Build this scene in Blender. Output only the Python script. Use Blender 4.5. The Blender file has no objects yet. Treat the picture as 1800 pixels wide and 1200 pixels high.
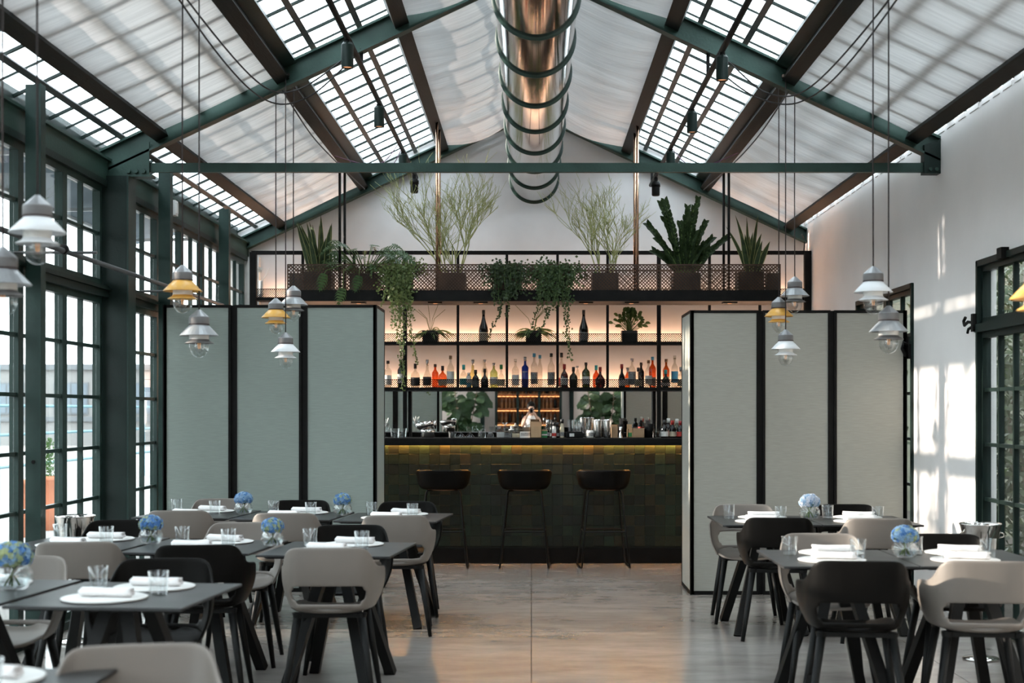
import bpy, bmesh, math, random
from mathutils import Vector, Matrix, Euler

# ------------------------------------------------------------------ camera, world, sun, exposure
scene = bpy.context.scene
COL = scene.collection
EYE = 1.45
cam_d = bpy.data.cameras.new('camera')
cam = bpy.data.objects.new('camera', cam_d)
COL.objects.link(cam)
cam.location = (0, 0, EYE)
cam.rotation_euler = (math.radians(90), 0, 0)
cam_d.sensor_width = 36.0
cam_d.sensor_fit = 'HORIZONTAL'
cam_d.lens = 50.0
cam_d.shift_x = -34.0 / 1800.0
cam_d.shift_y = 122.0 / 1800.0
cam_d.clip_start = 0.05
cam_d.clip_end = 300
cam_d.dof.use_dof = True
cam_d.dof.focus_distance = 12.0
cam_d.dof.aperture_fstop = 2.8
scene.camera = cam

scene.view_settings.view_transform = 'Standard'
scene.view_settings.look = 'None'
scene.view_settings.gamma = 1.0
scene.view_settings.use_curve_mapping = False
scene.view_settings.exposure = 0.88
try:
    scene.cycles.use_denoising = True
    scene.cycles.max_bounces = 10
    scene.cycles.diffuse_bounces = 5
    scene.cycles.glossy_bounces = 5
    scene.cycles.transmission_bounces = 6
    scene.cycles.transparent_max_bounces = 24
    scene.cycles.sample_clamp_indirect = 6.0
    scene.cycles.caustics_reflective = False
    scene.cycles.caustics_refractive = False
except Exception:
    pass

world = bpy.data.worlds.new('pale_sky')
scene.world = world
world.use_nodes = True
bg = world.node_tree.nodes['Background']
bg.inputs['Color'].default_value = (0.90, 0.955, 1.0, 1)
bg.inputs['Strength'].default_value = 4.2

sun_d = bpy.data.lights.new('sun', 'SUN')
sun = bpy.data.objects.new('sun', sun_d)
COL.objects.link(sun)
sun.location = (-12, 4, 12)
sun_d.energy = 8.0
sun_d.color = (1.0, 0.83, 0.71)
sun_d.angle = math.radians(0.9)
_dir = Vector((1.0, -0.012, -0.205)).normalized()
sun.rotation_euler = _dir.to_track_quat('-Z', 'Y').to_euler()

R = math.radians
PI = math.pi
rnd = random.Random(7)

# ------------------------------------------------------------------ materials
MATS = {}
def pm(name, c1, c2=None, scale=8.0, rough=0.5, metal=0.0, bump=0.0, bscale=None, spec=0.5,
       stretch=(1, 1, 1), coords='Object', rough2=None, coat=0.0):
    """principled material whose colour drifts between c1 and c2 with a noise"""
    m = bpy.data.materials.new(name); m.use_nodes = True
    nt = m.node_tree; N = nt.nodes; L = nt.links
    p = N['Principled BSDF']
    p.inputs['Roughness'].default_value = rough
    p.inputs['Metallic'].default_value = metal
    p.inputs['Specular IOR Level'].default_value = spec
    p.inputs['Coat Weight'].default_value = coat
    if c2 is None:
        c2 = tuple(v * 0.86 for v in c1)
    tc = N.new('ShaderNodeTexCoord'); mp = N.new('ShaderNodeMapping')
    mp.inputs['Scale'].default_value = stretch
    L.new(tc.outputs[coords], mp.inputs['Vector'])
    nz = N.new('ShaderNodeTexNoise'); nz.inputs['Scale'].default_value = scale
    nz.inputs['Detail'].default_value = 5.0
    L.new(mp.outputs['Vector'], nz.inputs['Vector'])
    rp = N.new('ShaderNodeValToRGB')
    rp.color_ramp.elements[0].position = 0.32; rp.color_ramp.elements[1].position = 0.68
    rp.color_ramp.elements[0].color = (*c2, 1); rp.color_ramp.elements[1].color = (*c1, 1)
    L.new(nz.outputs['Fac'], rp.inputs['Fac'])
    L.new(rp.outputs['Color'], p.inputs['Base Color'])
    if rough2 is not None:
        mr = N.new('ShaderNodeMapRange')
        mr.inputs['To Min'].default_value = rough; mr.inputs['To Max'].default_value = rough2
        L.new(nz.outputs['Fac'], mr.inputs['Value']); L.new(mr.outputs['Result'], p.inputs['Roughness'])
    if bump > 0:
        n2 = N.new('ShaderNodeTexNoise'); n2.inputs['Scale'].default_value = bscale or scale * 4
        n2.inputs['Detail'].default_value = 4
        L.new(mp.outputs['Vector'], n2.inputs['Vector'])
        b = N.new('ShaderNodeBump'); b.inputs['Strength'].default_value = bump
        b.inputs['Distance'].default_value = 0.01
        L.new(n2.outputs['Fac'], b.inputs['Height']); L.new(b.outputs['Normal'], p.inputs['Normal'])
    MATS[name] = m
    return m

def glass(name, tint=(1, 1, 1), ior=1.45, rough=0.0, gloss=1.0):
    """thin clear glass: tinted see-through plus a fresnel mirror"""
    m = bpy.data.materials.new(name); m.use_nodes = True
    nt = m.node_tree; N = nt.nodes; L = nt.links
    N.remove(N['Principled BSDF'])
    t = N.new('ShaderNodeBsdfTransparent'); t.inputs['Color'].default_value = (*tint, 1)
    g = N.new('ShaderNodeBsdfGlossy'); g.inputs['Roughness'].default_value = rough
    g.inputs['Color'].default_value = (gloss, gloss, gloss, 1)
    ge = N.new('ShaderNodeNewGeometry')                 # Schlick reflectance of a thin sheet, same from both sides
    dt = N.new('ShaderNodeVectorMath'); dt.operation = 'DOT_PRODUCT'
    L.new(ge.outputs['Incoming'], dt.inputs[0]); L.new(ge.outputs['Normal'], dt.inputs[1])
    def mth(op, a, b=None, clamp=False):
        n_ = N.new('ShaderNodeMath'); n_.operation = op; n_.use_clamp = clamp
        for i_, q_ in ((0, a), (1, b)):
            if q_ is None: continue
            if isinstance(q_, (int, float)): n_.inputs[i_].default_value = q_
            else: L.new(q_, n_.inputs[i_])
        return n_.outputs[0]
    f0 = ((ior - 1) / (ior + 1)) ** 2
    c_ = mth('SUBTRACT', 1.0, mth('ABSOLUTE', dt.outputs['Value']), True)
    fr_ = mth('ADD', mth('MULTIPLY', mth('POWER', c_, 5.0), 1 - f0), f0, True)
    mx = N.new('ShaderNodeMixShader')
    L.new(fr_, mx.inputs['Fac']); L.new(t.outputs['BSDF'], mx.inputs[1]); L.new(g.outputs['BSDF'], mx.inputs[2])
    L.new(mx.outputs['Shader'], N['Material Output'].inputs['Surface'])
    MATS[name] = m
    return m

def emit(name, color, strength):
    m = bpy.data.materials.new(name); m.use_nodes = True
    nt = m.node_tree; N = nt.nodes
    N.remove(N['Principled BSDF'])
    e = N.new('ShaderNodeEmission'); e.inputs['Color'].default_value = (*color, 1); e.inputs['Strength'].default_value = strength
    nt.links.new(e.outputs['Emission'], N['Material Output'].inputs['Surface'])
    MATS[name] = m
    return m

def cloth(name, color, trans):
    """thin woven cloth: diffuse front, some light comes through"""
    m = bpy.data.materials.new(name); m.use_nodes = True
    nt = m.node_tree; N = nt.nodes; L = nt.links
    N.remove(N['Principled BSDF'])
    tc = N.new('ShaderNodeTexCoord'); mp = N.new('ShaderNodeMapping'); mp.inputs['Scale'].default_value = (0.7, 11, 0.7)
    nz = N.new('ShaderNodeTexNoise'); nz.inputs['Scale'].default_value = 3.0; nz.inputs['Detail'].default_value = 6
    L.new(tc.outputs['Object'], mp.inputs['Vector']); L.new(mp.outputs['Vector'], nz.inputs['Vector'])
    rp = N.new('ShaderNodeValToRGB')
    rp.color_ramp.elements[0].position = 0.3; rp.color_ramp.elements[1].position = 0.72
    rp.color_ramp.elements[0].color = (*[c * 0.80 for c in color], 1); rp.color_ramp.elements[1].color = (*color, 1)
    L.new(nz.outputs['Fac'], rp.inputs['Fac'])
    d = N.new('ShaderNodeBsdfDiffuse'); t = N.new('ShaderNodeBsdfTranslucent')
    L.new(rp.outputs['Color'], d.inputs['Color']); L.new(rp.outputs['Color'], t.inputs['Color'])
    mx = N.new('ShaderNodeMixShader'); mx.inputs['Fac'].default_value = trans
    L.new(d.outputs['BSDF'], mx.inputs[1]); L.new(t.outputs['BSDF'], mx.inputs[2])
    b = N.new('ShaderNodeBump'); b.inputs['Strength'].default_value = 0.35; b.inputs['Distance'].default_value = 0.02
    L.new(nz.outputs['Fac'], b.inputs['Height']); L.new(b.outputs['Normal'], d.inputs['Normal']); L.new(b.outputs['Normal'], t.inputs['Normal'])
    L.new(mx.outputs['Shader'], N['Material Output'].inputs['Surface'])
    MATS[name] = m
    return m

def leafmat(name, c1, c2, trans=0.25, scale=30):
    m = pm(name, c1, c2, scale=scale, rough=0.45, spec=0.22)
    nt = m.node_tree; N = nt.nodes; L = nt.links
    p = N['Principled BSDF']
    t = N.new('ShaderNodeBsdfTranslucent'); t.inputs['Color'].default_value = (*[min(1, v * 1.5) for v in c1], 1)
    mx = N.new('ShaderNodeMixShader'); mx.inputs['Fac'].default_value = trans
    L.new(p.outputs['BSDF'], mx.inputs[1]); L.new(t.outputs['BSDF'], mx.inputs[2])
    L.new(mx.outputs['Shader'], N['Material Output'].inputs['Surface'])
    return m

pm('green_iron', (0.027, 0.060, 0.049), (0.018, 0.042, 0.034), scale=5, rough=0.42, bump=0.15, bscale=60, rough2=0.55, spec=0.28)
pm('green_iron_dark', (0.0075, 0.018, 0.015), (0.005, 0.012, 0.010), scale=5, rough=0.45, bump=0.1, bscale=60, spec=0.22)
pm('purlin_brown', (0.0085, 0.011, 0.010), (0.0055, 0.007, 0.0065), scale=4, rough=0.6, spec=0.2, bump=0.2, stretch=(6, .6, 6))
pm('green_iron_mid', (0.015, 0.036, 0.030), (0.010, 0.025, 0.021), scale=5, rough=0.42, bump=0.1, bscale=60, spec=0.25)
pm('bar_flat', (0.070, 0.075, 0.078), (0.045, 0.05, 0.052), scale=9, rough=0.5)
pm('black_metal', (0.008, 0.0075, 0.007), (0.005, 0.005, 0.005), scale=12, rough=0.55, spec=0.12)
pm('iron_warm', (0.085, 0.050, 0.034), (0.045, 0.028, 0.020), scale=6, rough=0.38, metal=0.6)
pm('copper_rod', (0.60, 0.37, 0.25), (0.44, 0.28, 0.19), scale=10, rough=0.2, metal=1.0)
pm('plaster', (0.86, 0.83, 0.815), (0.79, 0.76, 0.745), scale=1.3, rough=0.85, bump=0.12, bscale=14)
pm('gable_plaster', (0.76, 0.76, 0.77), (0.65, 0.65, 0.66), scale=1.6, rough=0.85, bump=0.15, bscale=9)
pm('pink_plaster', (0.62, 0.52, 0.47), (0.56, 0.47, 0.42), scale=1.6, rough=0.85)
cloth('shade_cloth', (0.78, 0.78, 0.785), 0.10)
pm('linen_sage', (0.300, 0.345, 0.315), (0.262, 0.303, 0.276), scale=22, rough=0.9, bump=0.35, bscale=160, stretch=(0.5, 1, 9))
pm('linen_stone', (0.385, 0.378, 0.335), (0.335, 0.332, 0.292), scale=22, rough=0.9, bump=0.35, bscale=160, stretch=(0.5, 1, 9))
pm('shell_greige', (0.200, 0.174, 0.153), (0.185, 0.162, 0.144), scale=6, rough=0.48)
pm('shell_black', (0.0075, 0.0068, 0.0062), (0.006, 0.0056, 0.0052), scale=6, rough=0.40, spec=0.06)
pm('leg_black', (0.007, 0.0072, 0.0072), (0.005, 0.0052, 0.0052), scale=10, rough=0.45, spec=0.18)
pm('table_top', (0.026, 0.0265, 0.0275), (0.021, 0.0215, 0.0225), scale=5, rough=0.34, rough2=0.42, spec=0.36)
pm('white_linen', (0.82, 0.80, 0.80), (0.76, 0.74, 0.74), scale=40, rough=0.9, bump=0.3, bscale=220)
pm('stoneware', (0.74, 0.735, 0.72), (0.66, 0.655, 0.64), scale=18, rough=0.5)
pm('duct_steel', (0.45, 0.43, 0.40), (0.39, 0.37, 0.34), scale=2.2, rough=0.07, metal=1.0, rough2=0.11)
pm('duct_ring', (0.013, 0.045, 0.034), (0.009, 0.032, 0.024), scale=9, rough=0.4)
pm('chrome', (0.80, 0.78, 0.75), (0.74, 0.72, 0.69), scale=6, rough=0.10, metal=1.0)
pm('steel', (0.70, 0.69, 0.67), (0.62, 0.61, 0.6), scale=20, rough=0.2, metal=1.0)
pm('mirror_silver', (0.86, 0.86, 0.85), (0.84, 0.84, 0.83), scale=2, rough=0.0, metal=1.0)
pm('lamp_grey', (0.30, 0.31, 0.32), (0.26, 0.265, 0.275), scale=15, rough=0.35, metal=0.3)
pm('lamp_band', (0.155, 0.15, 0.148), (0.135, 0.13, 0.13), scale=15, rough=0.5)
pm('lamp_shade_grey', (0.36, 0.375, 0.39), (0.32, 0.335, 0.35), scale=15, rough=0.3, metal=0.2)
pm('lamp_shade_white', (0.82, 0.84, 0.86), (0.78, 0.80, 0.82), scale=15, rough=0.4)
pm('lamp_shade_yellow', (0.80, 0.44, 0.10), (0.74, 0.40, 0.085), scale=15, rough=0.3)
pm('opal', (0.78, 0.77, 0.74), (0.74, 0.73, 0.7), scale=9, rough=0.25)
pm('cord', (0.030, 0.020, 0.020), (0.018, 0.014, 0.014), scale=60, rough=0.7)
pm('cable_black', (0.016, 0.016, 0.018), None, scale=30, rough=0.6)
pm('cable_purple', (0.09, 0.02, 0.07), None, scale=30, rough=0.6)
pm('pot_dark', (0.020, 0.017, 0.015), (0.012, 0.011, 0.010), scale=14, rough=0.6)
pm('pot_brown', (0.090, 0.045, 0.028), (0.06, 0.03, 0.02), scale=14, rough=0.6)
pm('soil', (0.030, 0.022, 0.016), (0.015, 0.011, 0.008), scale=60, rough=1.0, bump=0.5)
pm('bark', (0.16, 0.12, 0.075), (0.10, 0.075, 0.05), scale=30, rough=0.85, bump=0.3)
pm('white_plastic', (0.78, 0.78, 0.77), None, scale=8, rough=0.4)
pm('oak_board', (0.42, 0.27, 0.155), (0.36, 0.22, 0.125), scale=7, rough=0.6, stretch=(1, 1, 9))
pm('cardboard', (0.50, 0.33, 0.19), (0.45, 0.29, 0.165), scale=9, rough=0.8)
pm('paper_white', (0.74, 0.73, 0.70), None, scale=16, rough=0.8)
pm('rubber_seal', (0.03, 0.012, 0.012), None, scale=16, rough=0.6)
pm('seat_wood', (0.30, 0.15, 0.085), (0.24, 0.12, 0.07), scale=9, rough=0.5)
emit('led_warm', (1.0, 0.56, 0.33), 28.0)
emit('led_amber', (1.0, 0.47, 0.12), 95.0)
emit('filament', (1.0, 0.45, 0.15), 0.8)
emit('spot_glow', (1.0, 0.45, 0.22), 0.5)
glass('pane_glass', (0.93, 0.965, 0.96), ior=1.42)
glass('roof_glass', (0.90, 0.94, 0.95), ior=1.35, rough=0.12)
glass('clear_glass', (0.945, 0.955, 0.955), ior=1.72)
glass('bulb_glass', (0.90, 0.91, 0.91), ior=1.75)
glass('bottle_clear', (0.80, 0.80, 0.77), ior=1.5)
glass('bottle_amber', (0.62, 0.26, 0.06), ior=1.5)
glass('bottle_orange', (0.66, 0.24, 0.08), ior=1.5)
glass('bottle_red', (0.12, 0.025, 0.02), ior=1.5)
glass('bottle_green', (0.10, 0.15, 0.06), ior=1.5)
glass('bottle_pale_green', (0.58, 0.66, 0.38), ior=1.5)
glass('bottle_pale_yellow', (0.74, 0.70, 0.45), ior=1.5)
glass('water', (0.93, 0.96, 0.97), ior=1.33)
pm('bottle_black', (0.010, 0.010, 0.010), None, scale=9, rough=0.10)
pm('bottle_blue', (0.012, 0.030, 0.26), (0.010, 0.025, 0.22), scale=9, rough=0.12)
pm('bottle_olive', (0.030, 0.032, 0.016), None, scale=9, rough=0.25)
pm('label_white', (0.72, 0.71, 0.68), None, scale=50, rough=0.6)
pm('label_cream', (0.60, 0.52, 0.38), None, scale=50, rough=0.6)
pm('label_grey', (0.30, 0.30, 0.30), (0.12, 0.12, 0.12), scale=70, rough=0.6)
pm('label_black', (0.02, 0.02, 0.022), None, scale=50, rough=0.5)
pm('label_teal', (0.03, 0.40, 0.42), None, scale=50, rough=0.5)
pm('label_skyblue', (0.10, 0.40, 0.62), None, scale=50, rough=0.5)
pm('label_red', (0.45, 0.03, 0.02), None, scale=50, rough=0.5)
pm('label_orange', (0.75, 0.20, 0.04), None, scale=50, rough=0.5)
pm('label_green', (0.02, 0.20, 0.06), None, scale=50, rough=0.5)
pm('cap_black', (0.015, 0.015, 0.015), None, scale=20, rough=0.4)
pm('cap_silver', (0.55, 0.55, 0.55), None, scale=20, rough=0.3, metal=0.8)
pm('cap_red', (0.30, 0.02, 0.02), None, scale=20, rough=0.4)
pm('cap_cork', (0.30, 0.20, 0.12), None, scale=30, rough=0.8)
leafmat('leaf_snake', (0.040, 0.066, 0.026), (0.014, 0.028, 0.013), scale=26, trans=.1)
leafmat('leaf_snake_edge', (0.28, 0.29, 0.12), (0.20, 0.22, 0.09), trans=.1)
leafmat('leaf_philodendron', (0.050, 0.092, 0.030), (0.026, 0.056, 0.018), trans=.15)
leafmat('leaf_fern', (0.075, 0.145, 0.040), (0.045, 0.090, 0.028))
leafmat('leaf_trail_light', (0.125, 0.155, 0.05), (0.055, 0.085, 0.026), trans=.15)
leafmat('leaf_trail_dark', (0.036, 0.057, 0.022), (0.016, 0.030, 0.012), trans=.12)
leafmat('leaf_trail_mid', (0.055, 0.085, 0.028), (0.022, 0.045, 0.016), trans=.12)
leafmat('twig_pencil', (0.40, 0.41, 0.18), (0.26, 0.285, 0.11), trans=.15)
leafmat('leaf_zz', (0.024, 0.044, 0.013), (0.009, 0.020, 0.007), trans=0.08)
leafmat('leaf_spider', (0.14, 0.19, 0.07), (0.07, 0.11, 0.04))
leafmat('leaf_broad', (0.070, 0.105, 0.028), (0.038, 0.065, 0.018), trans=.15)
leafmat('leaf_fig', (0.030, 0.058, 0.022), (0.014, 0.032, 0.012), trans=.1)
leafmat('leaf_hedge', (0.040, 0.062, 0.018), (0.014, 0.026, 0.008), trans=.15)
leafmat('petal_blue', (0.13, 0.29, 0.57), (0.065, 0.17, 0.42), trans=0.25)
leafmat('petal_pale', (0.34, 0.48, 0.63), (0.22, 0.38, 0.56), trans=0.25)
leafmat('petal_green', (0.42, 0.46, 0.24), (0.32, 0.40, 0.26), trans=0.3)
leafmat('petal_white', (0.72, 0.74, 0.80), (0.50, 0.58, 0.74), trans=0.3)
leafmat('stem_green', (0.10, 0.16, 0.05), (0.06, 0.10, 0.03))
pm('skin', (0.52, 0.31, 0.22), (0.48, 0.28, 0.20), scale=10, rough=0.5)
pm('hair_dark', (0.008, 0.006, 0.005), None, scale=40, rough=0.6, spec=0.1)
pm('dress_white', (0.72, 0.70, 0.67), None, scale=20, rough=0.9)
pm('wine_wood', (0.46, 0.20, 0.075), (0.14, 0.06, 0.025), scale=11, rough=0.5)
emit('cellar_led', (1.0, 0.50, 0.20), 4.0)
pm('wine_glow', (0.36, 0.15, 0.05), (0.10, 0.035, 0.015), scale=9, rough=0.3)
pm('terracotta', (0.62, 0.24, 0.13), (0.55, 0.20, 0.11), scale=7, rough=0.9)
pm('facade_white', (0.25, 0.245, 0.24), (0.225, 0.22, 0.215), scale=0.6, rough=0.9)
pm('facade_grey', (0.17, 0.18, 0.19), (0.15, 0.16, 0.17), scale=0.6, rough=0.9)
pm('facade_window', (0.16, 0.19, 0.22), (0.12, 0.15, 0.18), scale=0.8, rough=0.25)
pm('courtyard_paving', (0.27, 0.255, 0.245), (0.23, 0.22, 0.21), scale=0.8, rough=0.9)
pm('dark_stone', (0.035, 0.042, 0.028), (0.018, 0.024, 0.015), scale=3, rough=0.95)
pm('awning_canvas', (0.20, 0.25, 0.30), (0.16, 0.205, 0.25), scale=3, rough=0.9)
pm('rail_blue', (0.08, 0.20, 0.24), None, scale=8, rough=0.5)
pm('orange_cloth', (0.75, 0.12, 0.02), None, scale=12, rough=0.8)
TILE_COLS = [(0.020, 0.034, 0.022), (0.026, 0.040, 0.024), (0.016, 0.026, 0.018), (0.034, 0.042, 0.024),
             (0.042, 0.040, 0.022), (0.022, 0.030, 0.024), (0.030, 0.052, 0.032), (0.018, 0.022, 0.016)]
for _i, _c in enumerate(TILE_COLS):
    pm('zellige_%d' % _i, tuple(v * 0.62 for v in _c), tuple(v * 0.38 for v in _c), scale=24, rough=0.36, spec=0.3, bump=0.25, bscale=18)
pm('grout', (0.020, 0.022, 0.018), None, scale=30, rough=0.9)

# polished concrete for the floor
def concrete():
    m = bpy.data.materials.new('polished_concrete'); m.use_nodes = True
    nt = m.node_tree; N = nt.nodes; L = nt.links; p = N['Principled BSDF']
    tc = N.new('ShaderNodeTexCoord')
    mp = N.new('ShaderNodeMapping'); mp.inputs['Scale'].default_value = (0.40, 1.0, 1.0)
    L.new(tc.outputs['Object'], mp.inputs['Vector'])
    a = N.new('ShaderNodeTexNoise'); a.inputs['Scale'].default_value = 0.9; a.inputs['Detail'].default_value = 7; a.inputs['Roughness'].default_value = 0.62
    b = N.new('ShaderNodeTexNoise'); b.inputs['Scale'].default_value = 5.5; b.inputs['Detail'].default_value = 8; b.inputs['Roughness'].default_value = 0.7; b.inputs['Distortion'].default_value = 0.25
    L.new(mp.outputs['Vector'], a.inputs['Vector']); L.new(mp.outputs['Vector'], b.inputs['Vector'])
    r1 = N.new('ShaderNodeValToRGB')
    r1.color_ramp.elements[0].position = 0.35; r1.color_ramp.elements[1].position = 0.66
    r1.color_ramp.elements[0].color = (0.240, 0.212, 0.190, 1); r1.color_ramp.elements[1].color = (0.355, 0.333, 0.310, 1)
    r2 = N.new('ShaderNodeValToRGB')
    r2.color_ramp.elements[0].position = 0.36; r2.color_ramp.elements[1].position = 0.70
    r2.color_ramp.elements[0].color = (0.80, 0.795, 0.79, 1); r2.color_ramp.elements[1].color = (1.16, 1.16, 1.18, 1)
    L.new(a.outputs['Fac'], r1.inputs['Fac']); L.new(b.outputs['Fac'], r2.inputs['Fac'])
    mx = N.new('ShaderNodeMix'); mx.data_type = 'RGBA'; mx.blend_type = 'MULTIPLY'; mx.inputs['Factor'].default_value = 0.85
    L.new(r1.outputs['Color'], mx.inputs[6]); L.new(r2.outputs['Color'], mx.inputs[7])
    L.new(mx.outputs[2], p.inputs['Base Color'])
    mr = N.new('ShaderNodeMapRange'); mr.inputs['To Min'].default_value = 0.11; mr.inputs['To Max'].default_value = 0.25
    L.new(b.outputs['Fac'], mr.inputs['Value']); L.new(mr.outputs['Result'], p.inputs['Roughness'])
    bp = N.new('ShaderNodeBump'); bp.inputs['Strength'].default_value = 0.03; bp.inputs['Distance'].default_value = 0.004
    L.new(b.outputs['Fac'], bp.inputs['Height']); L.new(bp.outputs['Normal'], p.inputs['Normal'])
    MATS['polished_concrete'] = m
concrete()

# ------------------------------------------------------------------ mesh helpers
class MB:
    def __init__(s):
        s.v = []; s.f = []; s.m = []; s.mi = 0
    def add(s, verts, faces):
        o = len(s.v)
        s.v += [tuple(v) for v in verts]
        s.f += [tuple(i + o for i in f) for f in faces]
        s.m += [s.mi] * len(faces)
        return s
    def box(s, x0, x1, y0, y1, z0, z1):
        return s.add([(x0, y0, z0), (x1, y0, z0), (x1, y1, z0), (x0, y1, z0), (x0, y0, z1), (x1, y0, z1), (x1, y1, z1), (x0, y1, z1)],
                     [(0, 3, 2, 1), (4, 5, 6, 7), (0, 1, 5, 4), (1, 2, 6, 5), (2, 3, 7, 6), (3, 0, 4, 7)])
    def bar(s, p0, p1, w, h, up=(0, 0, 1), w1=None, h1=None):
        """box beam from p0 to p1; h along up, w across"""
        p0 = Vector(p0); p1 = Vector(p1); d = (p1 - p0).normalized(); up = Vector(up)
        sd = d.cross(up)
        if sd.length < 1e-6: sd = d.cross(Vector((1, 0, 0)))
        sd.normalize(); u = sd.cross(d).normalized()
        w1 = w if w1 is None else w1; h1 = h if h1 is None else h1
        vs = []
        for p, a, b in ((p0, w, h), (p1, w1, h1)):
            for i, j in ((-1, -1), (1, -1), (1, 1), (-1, 1)):
                vs.append(p + sd * (i * a / 2) + u * (j * b / 2))
        return s.add(vs, [(0, 1, 2, 3), (7, 6, 5, 4), (0, 4, 5, 1), (1, 5, 6, 2), (2, 6, 7, 3), (3, 7, 4, 0)])
    def tube(s, pts, r, n=8, r1=None, cap=True, radii=None):
        pts = [Vector(p) for p in pts]; k = len(pts)
        rings = []; prev = None
        for i, p in enumerate(pts):
            t = (pts[min(i + 1, k - 1)] - pts[max(i - 1, 0)])
            if t.length < 1e-9: t = Vector((0, 0, 1))
            t.normalize()
            if prev is None:
                a = Vector((0, 0, 1)) if abs(t.z) < 0.9 else Vector((1, 0, 0))
                nrm = t.cross(a).normalized()
            else:
                nrm = prev - t * prev.dot(t)
                if nrm.length < 1e-6: nrm = t.orthogonal()
                nrm.normalize()
            prev = nrm; bn = t.cross(nrm)
            if radii: rr = radii[i]
            else: rr = r if r1 is None else r + (r1 - r) * i / (k - 1)
            rings.append([p + (nrm * math.cos(2 * PI * j / n) + bn * math.sin(2 * PI * j / n)) * rr for j in range(n)])
        vs = [v for rg in rings for v in rg]; fs = []
        for i in range(k - 1):
            for j in range(n):
                a = i * n + j; b = i * n + (j + 1) % n
                fs.append((a, b, b + n, a + n))
        if cap:
            fs.append(tuple(reversed(range(n)))); fs.append(tuple((k - 1) * n + j for j in range(n)))
        return s.add(vs, fs)
    def lathe(s, prof, n=20, c=(0, 0, 0), axis='z', cap0=True, cap1=True):
        vs = []; fs = []; k = len(prof)
        for r, z in prof:
            for j in range(n):
                a = 2 * PI * j / n
                x, y = r * math.cos(a), r * math.sin(a)
                vs.append((c[0] + x, c[1] + y, c[2] + z) if axis == 'z' else (c[0] + x, c[1] + z, c[2] + y))
        for i in range(k - 1):
            for j in range(n):
                a = i * n + j; b = i * n + (j + 1) % n
                fs.append((a, b, b + n, a + n) if axis == 'z' else (a, a + n, b + n, b))
        if cap0: fs.append(tuple(reversed(range(n))) if axis == 'z' else tuple(range(n)))
        if cap1:
            t = tuple((k - 1) * n + j for j in range(n))
            fs.append(t if axis == 'z' else tuple(reversed(t)))
        return s.add(vs, fs)
    def grid(s, rows):
        nu = len(rows[0]); vs = [p for r_ in rows for p in r_]; fs = []
        for i in range(len(rows) - 1):
            for j in range(nu - 1):
                a = i * nu + j
                fs.append((a, a + 1, a + nu + 1, a + nu))
        return s.add(vs, fs)
    def prism(s, poly, y0, y1):
        """polygon in xz extruded along y"""
        n = len(poly)
        vs = [(x, y0, z) for x, z in poly] + [(x, y1, z) for x, z in poly]
        fs = [tuple(range(n)), tuple(reversed(range(n, 2 * n)))]
        for i in range(n):
            j = (i + 1) % n
            fs.append((i, i + n, j + n, j))
        return s.add(vs, fs)
    def mesh(s, name, mats, smooth=False):
        me = bpy.data.meshes.new(name)
        me.from_pydata(s.v, [], s.f)
        if not isinstance(mats, (list, tuple)): mats = [mats]
        for m in mats: me.materials.append(MATS[m])
        if len(mats) > 1:
            me.polygons.foreach_set('material_index', s.m)
        if smooth:
            me.polygons.foreach_set('use_smooth', [True] * len(me.polygons))
        me.update()
        return me
    def build(s, name, mats, parent=None, smooth=False, loc=None, rot=None):
        return mo(name, s.mesh(name, mats, smooth), parent, loc, rot)

def mo(name, me, parent=None, loc=None, rot=None):
    o = bpy.data.objects.new(name, me); COL.objects.link(o)
    if parent is not None: o.parent = parent
    if loc is not None: o.location = loc
    if rot is not None: o.rotation_euler = rot
    return o
def empty(name, loc=(0, 0, 0), rz=0.0):
    o = bpy.data.objects.new(name, None); COL.objects.link(o)
    o.empty_display_size = 0.1
    o.location = loc; o.rotation_euler = (0, 0, rz)
    return o
def tag(o, label, cat, group=None, kind=None):
    o['label'] = label; o['category'] = cat
    if group: o['group'] = group
    if kind: o['kind'] = kind
    return o
def struct(o, label=None):
    o['kind'] = 'structure'
    if label: o['label'] = label
    return o
def copy_tree(o, parent=None):
    c = o.copy(); COL.objects.link(c)
    if parent is not None: c.parent = parent
    for ch in list(o.children): copy_tree(ch, c)
    return c
def bake(me, mods, name):
    """run modifiers on a mesh and keep the result"""
    o = bpy.data.objects.new('tmp', me); COL.objects.link(o)
    for fn in mods: fn(o)
    dg = bpy.context.evaluated_depsgraph_get()
    ev = o.evaluated_get(dg)
    r_ = bpy.data.meshes.new_from_object(ev, preserve_all_data_layers=True, depsgraph=dg)
    r_.name = name
    bpy.data.objects.remove(o, do_unlink=True)
    return r_
def m_solid(t, off=0.0):
    def f(o):
        m = o.modifiers.new('s', 'SOLIDIFY'); m.thickness = t; m.offset = off
    return f
def m_sub(l):
    def f(o):
        m = o.modifiers.new('d', 'SUBSURF'); m.levels = l; m.render_levels = l
    return f
def m_bevel(w, seg=2):
    def f(o):
        m = o.modifiers.new('b', 'BEVEL'); m.width = w; m.segments = seg; m.limit_method = 'ANGLE'; m.angle_limit = R(40)
    return f
def smooth_mesh(me, on=True):
    me.polygons.foreach_set('use_smooth', [on] * len(me.polygons)); me.update(); return me
def PX(x, d):            # room x of something seen at photo column x, d metres down the room
    return (x - 934.0) * d / 2500.0
def PZ(y, d):            # height of something seen at photo row y, d metres down the room
    return EYE - (y - 722.0) * d / 2500.0
# ------------------------------------------------------------------ room dimensions
YB = 15.6          # gable wall
YF = -3.6          # wall behind the photographer
XL = -3.15         # window line on the left
XR = 3.0           # plaster wall on the right
RX = 0.02; RZ = 4.68; RS = 0.47
def U(x): return RZ - RS * abs(x - RX)       # underside of the rafters
SL = math.atan(RS)
YT = 10.47         # truss in view

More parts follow.
